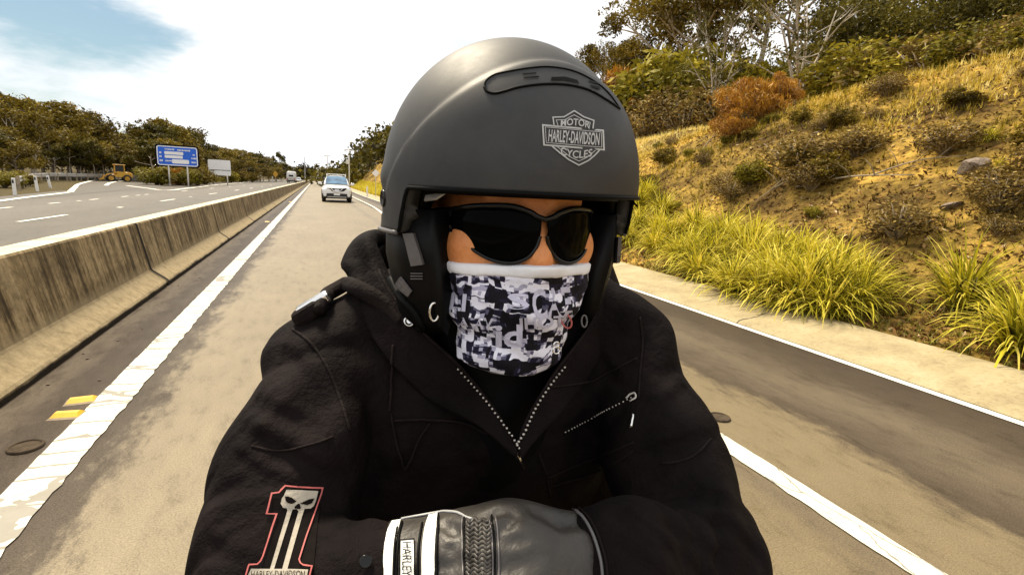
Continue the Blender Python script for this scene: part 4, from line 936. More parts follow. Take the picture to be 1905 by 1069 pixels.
def ribbon(pts, w, closed=False):
    pts = [np.array(p, float)[:2] for p in pts]
    if closed: pts = pts+[pts[0]]
    L_, R_ = [], []
    for i, p in enumerate(pts):
        a = pts[i-1] if i else (pts[-2] if closed else p); c = pts[i+1] if i < len(pts)-1 else (pts[1] if closed else p)
        d1, d2 = p-a, c-p
        d1 = d1/(np.linalg.norm(d1)+1e-9); d2 = d2/(np.linalg.norm(d2)+1e-9); d = d1+d2; d = d/(np.linalg.norm(d)+1e-9); nrm_ = np.array([-d[1], d[0]])
        base_ = d1 if np.linalg.norm(d1) > .5 else d2; k = 1/max(.5, abs(nrm_ @ np.array([-base_[1], base_[0]])))
        L_.append(p+nrm_*w/2*k); R_.append(p-nrm_*w/2*k)
    return [[L_[i], L_[i+1], R_[i+1], R_[i]] for i in range(len(pts)-1)]
def glyphs(txt, box, ang=0.0, shear=0.0, arch=0.0, bold=.0):
    """letter outlines fitted to (x0, y0, x1, y1): x right, y down"""
    cu = bpy.data.curves.new('lettering', 'FONT'); cu.body = txt; cu.size = 1; cu.offset = bold; cu.resolution_u = 3
    to = bpy.data.objects.new('lettering', cu); COL.objects.link(to); dg = bpy.context.evaluated_depsgraph_get()
    me = bpy.data.meshes.new_from_object(to.evaluated_get(dg)); P2 = np.array([v.co[:2] for v in me.vertices]); polys = [list(p.vertices) for p in me.polygons]
    bpy.data.objects.remove(to); bpy.data.curves.remove(cu); bpy.data.meshes.remove(me)
    lo, hi = P2.min(0), P2.max(0); x0, y0, x1, y1 = box; U_ = (P2[:, 0]-lo[0])/(hi[0]-lo[0]); V_ = (P2[:, 1]-lo[1])/(hi[1]-lo[1])
    X = x0+(x1-x0)*U_; Y = y1+(y0-y1)*V_ - arch*(1-(2*U_-1)**2); cx_, cy_ = (x0+x1)/2, (y0+y1)/2; X = X+shear*(cy_-Y)
    c, s = cos(ang), sin(ang); q = np.stack([cx_+(X-cx_)*c-(Y-cy_)*s, cy_+(X-cx_)*s+(Y-cy_)*c], 1)
    return [[q[i] for i in p] for p in polys]
def stube(name, pts, r, bvh, m, parent, off=0.0, n=30, sides=6):
    q = on(bvh, smooth2(pts, n), off)
    if len(q) < 2: return None
    mb = MB(); mb.tube(q, r, sides); return mb.build(name, m, parent, True)

# ---- materials of the rider
def cloth(name, c, rough=.85, spec=.10, weave=900, wr=.8, sheen=0.0):
    m, t, b = newmat(name); g = geo(t); n = noise(t, g, 14, 4, .6); n2 = noise(t, g, 160, 3, .7)
    t.links.new(ramp(t, [(.3, tuple(x*.45 for x in c)), (.7, tuple(x*1.7 for x in c))], n.outputs[0]).outputs[0], b.inputs['Base Color'])
    b.inputs['Roughness'].default_value = rough; b.inputs['Specular IOR Level'].default_value = spec
    n3 = noise(t, g, 38, 4, .6, .4)
    n4 = noise(t, g, 6, 2, .5, 1.4)
    bump(t, b, math_(t, 'ADD', math_(t, 'ADD', math_(t, 'MULTIPLY', n3.outputs[0], .22), math_(t, 'MULTIPLY', n4.outputs[0], 2.2)), math_(t, 'MULTIPLY', n2.outputs[0], .16)), wr, .016)
    if sheen: b.inputs['Sheen Weight'].default_value = sheen; b.inputs['Sheen Tint'].default_value = (.9, .7, .7, 1)
    return m
M['denim'] = cloth('black_denim', (.0064, .0042, .0042), rough=.8, spec=.07)
M['denim_edge'] = cloth('black_denim_edge', (.011, .0075, .007))
M['trouser'] = cloth('trouser_cloth', (.012, .012, .014))
m, t, b = newmat('glove_leather'); g = geo(t); n = noise(t, g, 30, 4, .6); n2 = noise(t, g, 240, 3, .7)
t.links.new(ramp(t, [(.3, (.019, .016, .013)), (.7, (.044, .037, .029))], n.outputs[0]).outputs[0], b.inputs['Base Color']); b.inputs['Roughness'].default_value = .50; b.inputs['Specular IOR Level'].default_value = .5
bump(t, b, math_(t, 'ADD', n.outputs[0], math_(t, 'MULTIPLY', n2.outputs[0], .3)), .35, .004); M['leather'] = m
m, t, b = newmat('helmet_matt_black'); g = geo(t); n = noise(t, g, 9, 4, .6)
dst = ramp(t, [(.66, (0, 0, 0)), (.74, (1, 1, 1))], noise(t, g, 340, 3, .7).outputs[0]); smg = ramp(t, [(.45, (0, 0, 0)), (.75, (1, 1, 1))], noise(t, g, 18, 5, .65, 1.0).outputs[0])
t.links.new(mixc(t, math_(t, 'MULTIPLY', math_(t, 'ADD', math_(t, 'MULTIPLY', dst.outputs[0], .5), math_(t, 'MULTIPLY', smg.outputs[0], .35)), .28), ramp(t, [(.3, (.014, .014, .0145)), (.7, (.020, .0195, .0195))], n.outputs[0]).outputs[0], (.13, .115, .09)), b.inputs['Base Color'])
t.links.new(ramp(t, [(.3, (.54, .54, .54)), (.7, (.62, .62, .62))], noise(t, g, 25, 4, .7).outputs[0]).outputs[0], b.inputs['Roughness']); b.inputs['Specular IOR Level'].default_value = .5
bump(t, b, noise(t, g, 700, 2).outputs[0], .05, .001); M['helmet'] = m
M['pad'] = simple('pad_leather', (.0035, .003, .003), .5, .3, 40, spec=.15)
M['black'].node_tree.nodes['Principled BSDF'].inputs['Specular IOR Level'].default_value = .06
M['gloss_black'] = simple('gloss_black', (.004, .004, .004), .2, .1, spec=.3)
M['lens'] = simple('dark_lens', (.002, .002, .002), .08, .05, spec=.02)
M['gunmetal'] = simple('gunmetal', (.11, .10, .10), .35, .2, 20)
M['emblem'] = simple('emblem_grey', (.42, .42, .41), .45, .1, 40)
M['reflective'] = simple('reflective_band', (.80, .79, .74), .5, .05, 30)
M['hem'] = simple('white_hem', (.82, .82, .86), .8, .06, 40, bmp=.3, bscale=120)
M['print'] = simple('lilac_print', (.55, .54, .68), .8, .15, 60)
M['red_stitch'] = simple('red_stitch', (.45, .10, .09), .7, .2, 60)
M['patch_bone'] = simple('patch_bone', (.40, .355, .28), .8, .15, 60, bmp=.3, bscale=200)
M['patch_dark'] = simple('patch_dark', (.008, .006, .0055), .9, .3, 60, spec=.05)
m, t, b = newmat('skin'); g = geo(t); n = noise(t, g, 40, 4, .6)
t.links.new(ramp(t, [(.25, (.54, .17, .048)), (.5, (.70, .265, .085)), (.75, (.78, .36, .14))], math_(t, 'ADD', math_(t, 'MULTIPLY', n.outputs[0], .5), math_(t, 'MULTIPLY', noise(t, g, 220, 4, .7).outputs[0], .5))).outputs[0], b.inputs['Base Color']); b.inputs['Roughness'].default_value = .5
b.inputs['Subsurface Weight'].default_value = .12; b.inputs['Subsurface Radius'].default_value = (.01, .004, .002); b.inputs['Subsurface Scale'].default_value = .6
bump(t, b, noise(t, g, 420, 4, .7).outputs[0], .45, .0015); M['skin'] = m
# block pattern of the neck gaiter
m, t, b = newmat('gaiter_print'); g = geo(t)
mpv = nn(t, 'ShaderNodeVectorMath', operation='SUBTRACT'); mpv.inputs[1].default_value = (.206, .53, 1.28); t.links.new(g, mpv.inputs[0])
sp_ = nn(t, 'ShaderNodeSeparateXYZ'); wob = noise(t, g, 30, 3); t.links.new(mpv.outputs[0], sp_.inputs[0])
uu = math_(t, 'MULTIPLY', math_(t, 'ARCTAN2', sp_.outputs[0], math_(t, 'MULTIPLY', sp_.outputs[1], -1)), .095)
vv_ = math_(t, 'ADD', sp_.outputs[2], math_(t, 'MULTIPLY', wob.outputs[0], .020))
uu = math_(t, 'ADD', uu, math_(t, 'MULTIPLY', wob.outputs[0], .016))
def cells(w_, h_, seed):
    a = math_(t, 'FLOOR', math_(t, 'DIVIDE', uu, w_)); c = math_(t, 'FLOOR', math_(t, 'DIVIDE', vv_, h_)); cb = nn(t, 'ShaderNodeCombineXYZ'); t.links.new(a, cb.inputs[0]); t.links.new(c, cb.inputs[1]); cb.inputs[2].default_value = seed
    w = nn(t, 'ShaderNodeTexWhiteNoise', noise_dimensions='3D'); t.links.new(cb.outputs[0], w.inputs['Vector']); return w.outputs['Value']
A_, B_, C_ = cells(.015, .0100, 1), cells(.0068, .0052, 2), cells(.0034, .0030, 3)
val = math_(t, 'ADD', math_(t, 'ADD', math_(t, 'MULTIPLY', A_, .48), math_(t, 'MULTIPLY', B_, .36)), math_(t, 'MULTIPLY', C_, .16))
rp = ramp(t, [(0, (.006, .005, .008)), (.40, (.014, .012, .030)), (.52, (.10, .095, .16)), (.565, (.40, .39, .52)), (.62, (.80, .80, .92))], val); rp.color_ramp.interpolation = 'CONSTANT'
t.links.new(rp.outputs[0], b.inputs['Base Color']); b.inputs['Roughness'].default_value = .8; b.inputs['Specular IOR Level'].default_value = .2
bump(t, b, math_(t, 'ADD', noise(t, g, 60, 3, .6).outputs[0], math_(t, 'MULTIPLY', noise(t, g, 600, 2).outputs[0], .2)), .5, .005); M['gaiter'] = m

rider = empty('person', (.197, .66, 0), label='motorcyclist in matt black helmet, dark glasses and patterned face cover with arms crossed', cat='person')
RB = np.array([.197, .66, 0.])
def rmesh(name, V, Fq, m, parent=rider, smooth=True):
    o = obj(name, mesh(name, V, Fq, m, smooth), parent); o.matrix_parent_inverse = Matrix.Translation(-Vector(RB)); return o
def fix(o):      # children are modelled in world coordinates
    if o is not None: o.matrix_parent_inverse = Matrix.Translation(-Vector(RB))
    return o

# ---- joints (rider's own right arm is on the picture's left)
sL, mL, eL = P(604, 672, .60), P(556, 850, .525), P(498, 1110, .455)
wL = P(735, 1085, .425)
sR, mR, eR = P(1163, 645, .69), P(1226, 830, .61), P(1296, 1040, .525)
wR = P(1150, 1068, .425); xR = P(985, 1150, .47)
tL, tR = P(765, 600, .66), P(1062, 600, .68)
BB = radians(-2); FC = np.array([.1945, .53]); cb_, sb_ = cos(BB), sin(BB)
def faceg(g):
    x, y = g[0]-FC[0], g[1]-FC[1]; return [cb_*x+sb_*y, -sb_*x+cb_*y, g[2]]
def f2w(p): return np.array([FC[0]+cb_*p[0]-sb_*p[1], FC[1]+sb_*p[0]+cb_*p[1], p[2]])
def face_sdf(f, fat=0.0):
    D = ell(f, (0, .008, 1.415), (.076+fat, .097+fat, .105+fat))
    D = smin(D, ell(f, (0, -.028, 1.338), (.072+fat, .074+fat, .085+fat)), .02)
    D = smin(D, ell(f, (0, -.042, 1.287), (.054+fat, .058+fat, .046+fat)), .02)
    for s in (-1, 1):
        D = smin(D, cap(f, (s*.050, -.058, 1.345), (s*.06, -.03, 1.338), .026+fat, .022+fat), .015)
        D = smin(D, cap(f, (s*.036, -.080, 1.392), (s*.012, -.090, 1.390), .014+fat, .014+fat), .012)
    D = smin(D, cap(f, (0, -.088, 1.384), (0, -.106, 1.338), .0085+fat, .0125+fat), .010)
    for s in (-1, 1): D = smin(D, cap(f, (s*.011, -.095, 1.334), (s*.009, -.098, 1.335), .008+fat, .008+fat), .007)
    return D
def neck(f, r0, r1): return cap(f, (0, .012, 1.29), (-.008, .060, 1.15), r0, r1)
# body: head, neck, trunk, arms and hands in one surface
g3, og, h_ = grid3((-.13, .22, .93), (.52, .86, 1.545), .0042)
f3 = faceg(g3); D = face_sdf(f3)
for s in (-1, 1):
    D = np.maximum(D, -(np.sqrt((f3[0]-s*.032)**2+(f3[1]+.112)**2+(f3[2]-1.366)**2)-.017))
    D = smin(D, np.sqrt((f3[0]-s*.032)**2+(f3[1]+.083)**2+(f3[2]-1.366)**2)-.0125, .003)      # eyes
    D = smin(D, ell(f3, (s*.079, .012, 1.352), (.010, .019, .031)), .006)                     # ears
    D = smin(D, cap(f3, (0, -.100, 1.298 if s > 0 else 1.306), (s*.020, -.093, 1.302), .0055, .004), .006)   # mouth
D = smin(D, neck(f3, .052, .056), .02)
gs = [g3[0], (g3[1]-.62)*1.45, g3[2]]
D = smin(D, cap(gs, (.197, 0, 1.135), (.197, .03, .92), .135, .125), .03)
for a, b_, r1, r2 in ((sL, tL, .042, .045), (tL, tR, .045, .045), (tR, sR, .045, .042), (sL, mL, .047, .044), (mL, eL, .044, .040), (eL, wL, .038, .028), (sR, mR, .047, .044), (mR, eR, .044, .040), (eR, wR, .038, .030), (wR, xR, .028, .024)):
    D = smin(D, cap(g3, a, b_, r1, r2), .02)
h0 = P(900, 1062, .412); h1 = P(1010, 1062, .412); 
D = smin(D, cap(g3, wL, h0, .028, .027), .01); D = smin(D, cap(g3, h0, h1, .028, .034), .01)
V, Fq = surface_nets(D, og, h_); V = relax(V, Fq, 1, .3); rmesh('body', V, Fq, M['skin'])
headB = bvh_of(V, Fq)

# ---- jacket
g3, og, h_ = grid3((-.17, .26, .86), (.56, .88, 1.36), .0040)
gs = [g3[0], (g3[1]-.615)*1.42, g3[2]]
D = cap(gs, (.197, .0, 1.12), (.197, .05, .84), .180, .165)
for xx in (.075, .325): D = smin(D, cap(g3, (xx, .60, 1.12), (xx, .62, .86), .085, .09), .05)
for a, b_, r1, r2, k in ((sL, tL, .060, .064, .04), (tL, tR, .066, .066, .04), (tR, sR, .064, .060, .04)): D = smin(D, cap(g3, a, b_, r1, r2), k)
def sleeve(D, a, b_, r1, r2, ph, amp=.0055, per=.052, k=.018):
    d0, s_, q = cap(g3, a, b_, r1, r2, True); ax = np.asarray(b_)-np.asarray(a); ax = ax/np.linalg.norm(ax); e1 = np.cross(ax, [0.3, 1, .2]); e1 /= np.linalg.norm(e1); e2 = np.cross(ax, e1)
    th = np.arctan2(q[0]*e2[0]+q[1]*e2[1]+q[2]*e2[2], q[0]*e1[0]+q[1]*e1[1]+q[2]*e1[2])
    w = s_/per+.55*np.sin(th+ph)+.30*np.sin(2*th+ph*2.3)+.25*np.sin(s_*31+ph)
    fold = np.abs(np.sin(pi*w))**.7-.55
    env = .35+.65*(.5+.5*np.sin(th*1+ph*1.7+s_*9))
    return smin(D, d0-amp*fold*env, k)
D = sleeve(D, sL, mL, .060, .067, .4, .0095, .060); D = sleeve(D, mL, eL, .067, .068, 1.9, .0100, .066); D = sleeve(D, eL, wL, .062, .048, .7, .006, .06)
D = sleeve(D, sR, mR, .061, .067, 2.2, .0095, .062); D = sleeve(D, mR, eR, .067, .067, .9, .0105, .058); D = sleeve(D, eR, wR, .064, .056, 3.1, .0100, .046); D = sleeve(D, wR, xR, .055, .050, 1.1, .0050, .05)
# slow folds over chest and back
w = np.sin(g3[0]*38+g3[2]*22)*np.sin(g3[2]*27-g3[0]*15+1.3)+.6*np.sin(g3[0]*71-g3[2]*44+.5)*np.sin(g3[1]*40)
D = D-.0050*w
# neck opening
D = np.maximum(D, -cap(faceg(g3), (0, -.02, 1.36), (0, .0, 1.225), .10, .072))
V, Fq = surface_nets(D, og, h_); B0 = bvh_of(V, Fq)
# sharp pulled folds of the sleeves and shoulders
for pts, dd, w_ in (([(520, 650), (560, 690), (616, 777)], .009, .007), ([(456, 742), (520, 770), (611, 800)], .010, .007), ([(446, 800), (520, 845), (616, 892)], .011, .008), ([(430, 842), (480, 880), (540, 905)], .008, .006), ([(392, 925), (440, 905), (500, 900)], .008, .007), ([(378, 1010), (410, 1030), (450, 1040)], .009, .007), ([(560, 700), (600, 760), (640, 850)], .008, .008), ([(640, 860), (660, 930), (665, 1000)], .008, .008),
                    ([(1190, 745), (1230, 712), (1271, 666)], .009, .007), ([(1198, 776), (1240, 752), (1290, 714)], .010, .007), ([(1186, 846), (1250, 832), (1318, 806)], .010, .007), ([(1200, 885), (1260, 868), (1325, 836)], .009, .007), ([(1135, 952), (1200, 985), (1310, 1072)], .010, .008), ([(1214, 962), (1290, 1000), (1367, 1072)], .011, .008), ([(1282, 950), (1350, 980), (1407, 1025), (1424, 1069)], .010, .007), ([(1150, 1000), (1190, 1040), (1215, 1075)], .008, .007), ([(1230, 905), (1290, 915), (1370, 945)], .009, .007),
                    ([(740, 640), (732, 700), (730, 770)], .006, .007), ([(780, 800), (760, 850), (720, 900)], .008, .009), ([(1110, 640), (1130, 690), (1160, 720)], .006, .007), ([(1060, 720), (1085, 760), (1090, 800)], .005, .006), ([(840, 830), (880, 870), (900, 920)], .007, .009)):
    q = on(B0, smooth2(pts, 16))
    if len(q) < 2: continue
    i0 = [max(0, int((min(p[k] for p in q)-.04-og[k])/h_)) for k in range(3)]; i1 = [int((max(p[k] for p in q)+.04-og[k])/h_)+2 for k in range(3)]
    sl_b = tuple(slice(x, y) for x, y in zip(i0, i1)); gl_ = [x[sl_b] for x in g3]; n_ = Vector((0, -.15, 1)).normalized()*w_*1.9; best = np.zeros_like(gl_[0]); bes2 = np.zeros_like(gl_[0])
    for i, (a, b_) in enumerate(zip(q[:-1], q[1:])):
        e_ = sin(pi*(i+.5)/(len(q)-1))**.6
        best = np.maximum(best, e_*np.exp(-(cap(gl_, a, b_, 0, 0)/w_)**2)); bes2 = np.maximum(bes2, e_*np.exp(-(cap(gl_, a+n_, b_+n_, 0, 0)/(w_*1.15))**2))
    D[sl_b] += dd*.75*best-dd*.55*bes2
V, Fq = surface_nets(D, og, h_); V = relax(V, Fq, 1, .35)
jk = rmesh('jacket', V, Fq, M['denim']); JB = bvh_of(V, Fq); V0, F0 = V, Fq
# collar and hood standing round the neck
def strip3(name, A, B, th, m, parent, n=40, mid=None):
    A, B = bez(A, n), bez(B, n); k = min(len(A), len(B)); A, B = A[:k], B[:k]; nu = 7; v = []
    for a, b_ in zip(A, B):
        for u in range(nu):
            t_ = u/(nu-1); p = a+(b_-a)*t_
            if mid is not None: p = p+np.array(mid)*sin(pi*t_)
            v.append(p)
    f = [(i*nu+u, i*nu+u+1, (i+1)*nu+u+1, (i+1)*nu+u) for i in range(k-1) for u in range(nu-1)]
    o = fix(obj(name, mesh(name, v, f, m, True), parent)); sm = o.modifiers.new('thickness', 'SOLIDIFY'); sm.thickness = th; sm.offset = 0
    sb = o.modifiers.new('smooth', 'SUBSURF'); sb.levels = sb.render_levels = 1
    return o
zipb = P(966, 842, .515)
colA = [zipb+[0, .004, 0], P(914, 755, .53), P(850, 676, .545), P(768, 600, .56), P(712, 520, .585), P(700, 470, .64), P(760, 440, .74), P(945, 430, .79), P(1110, 455, .76), P(1128, 520, .66), P(1100, 600, .60), P(1030, 696, .555), P(978, 786, .525), zipb+[0, .004, 0]]
colB = [P(962, 850, .505), P(885, 790, .525), P(790, 740, .545), P(700, 640, .555), P(668, 560, .59), P(668, 520, .66), P(740, 500, .78), P(945, 500, .83), P(1125, 520, .80), P(1160, 580, .69), P(1120, 660, .625), P(1062, 745, .565), P(1000, 815, .525), P(970, 852, .505)]
fixc = strip3('collar', colA, colB, .006, M['denim'], rider, 78)
hd = strip3('hood', [P(745, 575, .57), P(712, 500, .60), P(700, 440, .645), P(775, 450, .74), P(945, 480, .78), P(1080, 480, .77), P(1130, 480, .72)], [P(700, 610, .575), P(655, 530, .61), P(650, 505, .66), P(735, 540, .78), P(945, 570, .82), P(1090, 570, .80), P(1150, 540, .73)], .02, M['denim'], rider, 40, (0, .03, .01))
mb = MB(); mb.tube([Vector(p) for p in bez(colA[:6], 40)], .0022, 6); fix(mb.build('piping_or_highlight', M['denim_edge'], fixc, True)); mb = MB(); mb.tube([Vector(p) for p in bez(colA[9:], 40)], .0018, 6); fix(mb.build('piping_or_highlight', M['denim_edge'], fixc, True))
for o in fixc.children: o.matrix_parent_inverse = Matrix()
# dark shirt filling the neck
g3, og, h_ = grid3((.08, .40, 1.05), (.32, .74, 1.27), .004); f3 = faceg(g3)
D = smin(neck(f3, .066, .072), ell(g3, (.197, .57, 1.12), (.11, .085, .11)), .03)
V, Fq = surface_nets(D, og, h_); rmesh('shirt', V, Fq, M['black'])
JX = bvh_of(*(lambda cv, cf: (list(V0)+cv, [tuple(int(i) for i in f) for f in F0]+[tuple(i+len(V0) for i in f) for f in cf]))([tuple(v.co) for v in fixc.data.vertices], [tuple(p.vertices) for p in fixc.data.polygons]))
def jfix(o):
    if o is not None: o.matrix_parent_inverse = Matrix()
    return o
# zip: two rows of teeth and a puller
def teeth(name, pts, r, m, parent, step=.0046, off=.001, bvh=JB):
    q = on(bvh, smooth2(pts, 120), off); mb = MB(); acc = 0; last = q[0]; s = .5
    for p in q:
        acc += (p-last).length; last = p
        if acc >= step:
            acc = 0; bm = bmesh.new(); bmesh.ops.create_icosphere(bm, subdivisions=1, radius=r)
            mb.add([v.co+p for v in bm.verts], [tuple(v.index for v in f.verts) for f in bm.faces]); bm.free()
    return jfix(mb.build(name, m, parent, True))
M['tooth'] = simple('zip_tooth', (.55, .50, .44), .35, .1, 50, metal=.3)
teeth('zip_teeth', [(848, 680), (880, 715), (912, 755), (940, 800), (960, 838)], .0013, M['tooth'], jk, off=.0046, bvh=JX)
teeth('zip_teeth', [(1050, 676), (1020, 715), (992, 760), (974, 805), (966, 838)], .0015, M['tooth'], jk, off=.0046, bvh=JX)
teeth('pocket_zip', [(1045, 806), (1085, 785), (1130, 762), (1178, 738)], .0011, M['tooth'], jk)
mb = MB(); q = on(JX, [(966, 838), (968, 862)], .007); mb.tube([q[0], (q[0]+q[1])/2+Vector((0, -.003, 0)), q[1]], [.002, .0032, .0024], 6); jfix(mb.build('zip_puller', M['chrome'], jk, True))
mb = MB(); q = on(JB, smooth2([(1180, 772), (1176, 796)], 4), .003); mb.tube(q, .0018, 6); jfix(mb.build('zip_puller', M['chrome'], jk, True))
mb = MB(); q = on(JB, smooth2([(1166, 742), (1172, 736), (1182, 733), (1184, 742), (1174, 748)], 12), .003); mb.tube(q, .0012, 6); jfix(mb.build('zip_puller', M['tooth'], jk, True))
# seams and stitching
SE = M['denim_edge']
for i, (pts, r_) in enumerate((([(545, 612), (580, 640), (612, 690), (635, 750), (650, 800)], .0016), ([(735, 782), (800, 780), (860, 785), (905, 805)], .0014), ([(733, 642), (728, 700), (725, 765)], .0016), ([(728, 768), (740, 820), (755, 868), (780, 815), (800, 785)], .0012),
                               ([(1190, 590), (1195, 640), (1190, 700), (1188, 740)], .0014), ([(1020, 720), (1080, 712), (1140, 690), (1185, 668)], .0012), ([(1018, 888), (1080, 862), (1140, 840), (1180, 822)], .0013), ([(1018, 905), (1090, 885), (1150, 858), (1178, 838)], .0011), ([(1018, 890), (1020, 905), (1024, 925)], .0012),
                               ([(468, 830), (520, 838), (580, 826), (620, 812)], .0011), ([(1322, 816), (1300, 840), (1270, 856), (1230, 862)], .0013), ([(1000, 840), (1015, 880)], .0010))):
    jfix(stube('seam', pts, r_, JX if i in (1, 2, 3, 5, 11) else JB, SE, jk, .0036 if i in (1, 2, 3, 5, 11) else .0006))
# shoulder strap with its buckle, snap and the loose fold beside the collar
q = on(JB, smooth2([(598, 592), (618, 560), (648, 540), (690, 556), (728, 580), (752, 606)], 40), .010); mb = MB()
for w_ in (-1, 1): pass
mb.tube(q, [.0065+.0035*sin(pi*i/(len(q)-1)) for i in range(len(q))], 8); jfix(mb.build('shoulder_strap', M['denim_edge'], jk, True))
q = P(584, 566, .575); mb = MB(); mb.box(q, (.040, .016, .014), .004, Matrix.Rotation(radians(-32), 3, 'Y')); jfix(mb.build('buckle', M['chrome'], jk))
q = P(572, 582, .57); mb = MB(); mb.box(q, (.034, .02, .018), .006, Matrix.Rotation(radians(-32), 3, 'Y')); jfix(mb.build('strap_end', M['denim_edge'], jk))
def stud(px, py, r, bvh, m, parent, off=.002, name='snap_button'):
    p = hitpx(bvh, px, py, off); n = (Vector(CAM)-p).normalized(); a = n.orthogonal().normalized(); b_ = n.cross(a); mb = MB(); rings = []
    for rr, z in ((1, 0), (1, .3), (.8, .5), (.66, .38), (.3, .42)): rings.append([p+(a*cos(w)+b_*sin(w))*r*rr+n*r*z for w in [2*pi*i/20 for i in range(20)]])
    v, f = loft(rings); mb.add(v, f); return jfix(mb.build(name, m, parent, True))
JC = bvh_of(*[np.array(x) for x in ([tuple(v.co) for v in fixc.data.vertices], [tuple(p.vertices) for p in fixc.data.polygons])])
p_ = hitpx(JC, 764, 600)
stud(764, 600, .0062, JC if p_ is not None else JB, M['chrome'], jk, .006)
stud(682, 1046, .0050, JB, M['gloss_black'], jk, .003)
# sleeve patch: a figure one with a skull
def Z(pts): return [(420+x/5.658, 880+y/5.658) for x, y in pts]
outl = [(252, 990), (262, 968), (345, 962), (378, 930), (400, 880), (535, 435), (438, 430), (492, 225), (560, 216), (596, 180), (632, 142), (1003, 160), (990, 215), (785, 925), (800, 960), (835, 982), (935, 990), (905, 1110), (215, 1110)]
pt = decal('sleeve_patch', [Z(outl)], JB, M['patch_dark'], jk, .0012, 4); jfix(pt)
jfix(decal('patch_border', ribbon(Z(outl), 2.6, True), JB, M['red_stitch'], pt, .0034, 2))
skull = [(640, 180), (800, 178), (965, 186), (940, 290), (918, 345), (885, 372), (822, 374), (815, 400), (760, 402), (740, 378), (700, 380), (690, 402), (648, 400), (640, 370), (600, 362), (578, 320), (590, 270), (612, 240)]
jfix(decal('patch_skull', [Z(skull)], JB, M['patch_bone'], pt, .0020, 2))
jfix(decal('patch_pillar', [Z([(645, 396), (692, 398), (515, 1015), (472, 1015)])], JB, M['patch_bone'], pt, .0020, 3)); jfix(decal('patch_pillar', [Z([(760, 398), (815, 392), (658, 1015), (603, 1015)])], JB, M['patch_bone'], pt, .0020, 3))
jfix(decal('patch_base', [Z([(275, 1005), (885, 1018), (868, 1105), (225, 1105)])], JB, M['patch_bone'], pt, .0020, 2))
jfix(decal('patch_lettering', [[Z([q])[0] for q in pl] for pl in glyphs('HARLEY-DAVIDSON', (280, 1034, 850, 1100), .02)], JB, M['patch_dark'], pt, .0030, 0))
jfix(decal('patch_eyes', [Z([(622, 255), (650, 250), (688, 258), (738, 298), (690, 325), (650, 318), (628, 290)]), Z([(920, 265), (868, 272), (800, 305), (770, 322), (850, 335), (895, 315)]), Z([(760, 316), (716, 352), (716, 374), (778, 376), (774, 340)])], JB, M['patch_dark'], pt, .0030, 1))

# ---- right glove lying across the chest
g3, og, h_ = grid3((-.06, .26, .98), (.34, .48, 1.20), .0025)
c0, c1 = P(728, 1088, .43), P(858, 1072, .418); w0 = P(892, 1072, .414); hA, hB = P(945, 1070, .408), P(1068, 1072, .424)
D = cap(g3, c0, c1, .050, .0485); D = np.maximum(D, -((g3[0]-c0[0])*.96+(g3[1]-c0[1])*-.2+.004))
D = smin(D, cap(g3, c1, w0, .047, .0435), .012); D = smin(D, cap(g3, w0, hA, .0435, .052), .014); D = smin(D, cap(g3, hA, hB, .053, .050), .02)
fing = [(-.032, -.018), (-.016, -.024), (.002, -.022), (.018, -.012)]
ax_ = np.array(hB)-np.array(hA); ax_ /= np.linalg.norm(ax_)
for i, (dz, dy) in enumerate(fing):      # fingers tucked under the other sleeve
    k0 = np.array(hB)+np.array([0, dy+.012, dz]); k1 = k0+ax_*.030+np.array([0, .020, 0]); k2 = k1+ax_*.014+np.array([0, .026, -.004]); k3 = k2+ax_*-.004+np.array([0, .022, -.002])
    L = (.92, 1.0, .97, .85)[i]; D = smin(D, cap(g3, k0, k1, .0125*L, .0115*L), .008); D = smin(D, cap(g3, k1, k2, .0115*L, .0105*L), .006); D = smin(D, cap(g3, k2, k3, .0105*L, .0092*L), .005)
tb = np.array(hA)+np.array([0, .0, -.045]); D = smin(D, cap(g3, tb, tb+ax_*.04+np.array([0, -.004, -.022]), .016, .013), .015); D = smin(D, cap(g3, tb+ax_*.04+np.array([0, -.004, -.022]), tb+ax_*.07+np.array([0, .004, -.03]), .013, .0105), .008)
def gw(px, py, d): return P(px, py, d)
# creases running out of the gathered wrist
V, Fq = surface_nets(D, og, h_); B0 = bvh_of(V, Fq)
for pts, dd, w_ in (([(826, 974), (846, 984), (870, 1002)], .005, .004), ([(822, 1052), (846, 1047), (870, 1048)], .0045, .0035), ([(838, 1024), (850, 1034), (868, 1040)], .004, .003), ([(836, 1018), (852, 1010), (868, 1012)], .003, .003), ([(920, 1003), (945, 1007), (972, 1004)], .006, .004), ([(922, 1054), (955, 1048), (988, 1042)], .008, .0055), ([(928, 992), (942, 972), (956, 958)], .005, .004), ([(922, 1030), (948, 1027)], .004, .003), ([(1000, 948), (1040, 965), (1085, 968)], .006, .008), ([(905, 958), (925, 950), (950, 948)], .004, .004)):
    q = on(B0, pts)
    for a, b_ in zip(q[:-1], q[1:]): D = D+dd*np.exp(-(np.maximum(cap(g3, a, b_, .001, .001), 0)/w_)**2)*.8
    up = [p+Vector((0, -.001, w_*2.0)) for p in q]
    for a, b_ in zip(up[:-1], up[1:]): D = D-dd*.35*np.exp(-(np.maximum(cap(g3, a, b_, .001, .001), 0)/w_)**2)
V, Fq = surface_nets(D, og, h_); V = relax(V, Fq, 1, .4); gl = rmesh('glove', V, Fq, M['leather']); GB = bvh_of(V, Fq)
def Q(pts): return [(660+x/3.663, 900+y/3.663) for x, y in pts]
b1 = decal('white_band', [Q(smooth2([(254, 256), (225, 330), (205, 470), (205, 640)], 12)+smooth2([(270, 640), (276, 500), (290, 360), (314, 246)], 12))], GB, M['reflective'], gl, .0012, 3); jfix(b1)
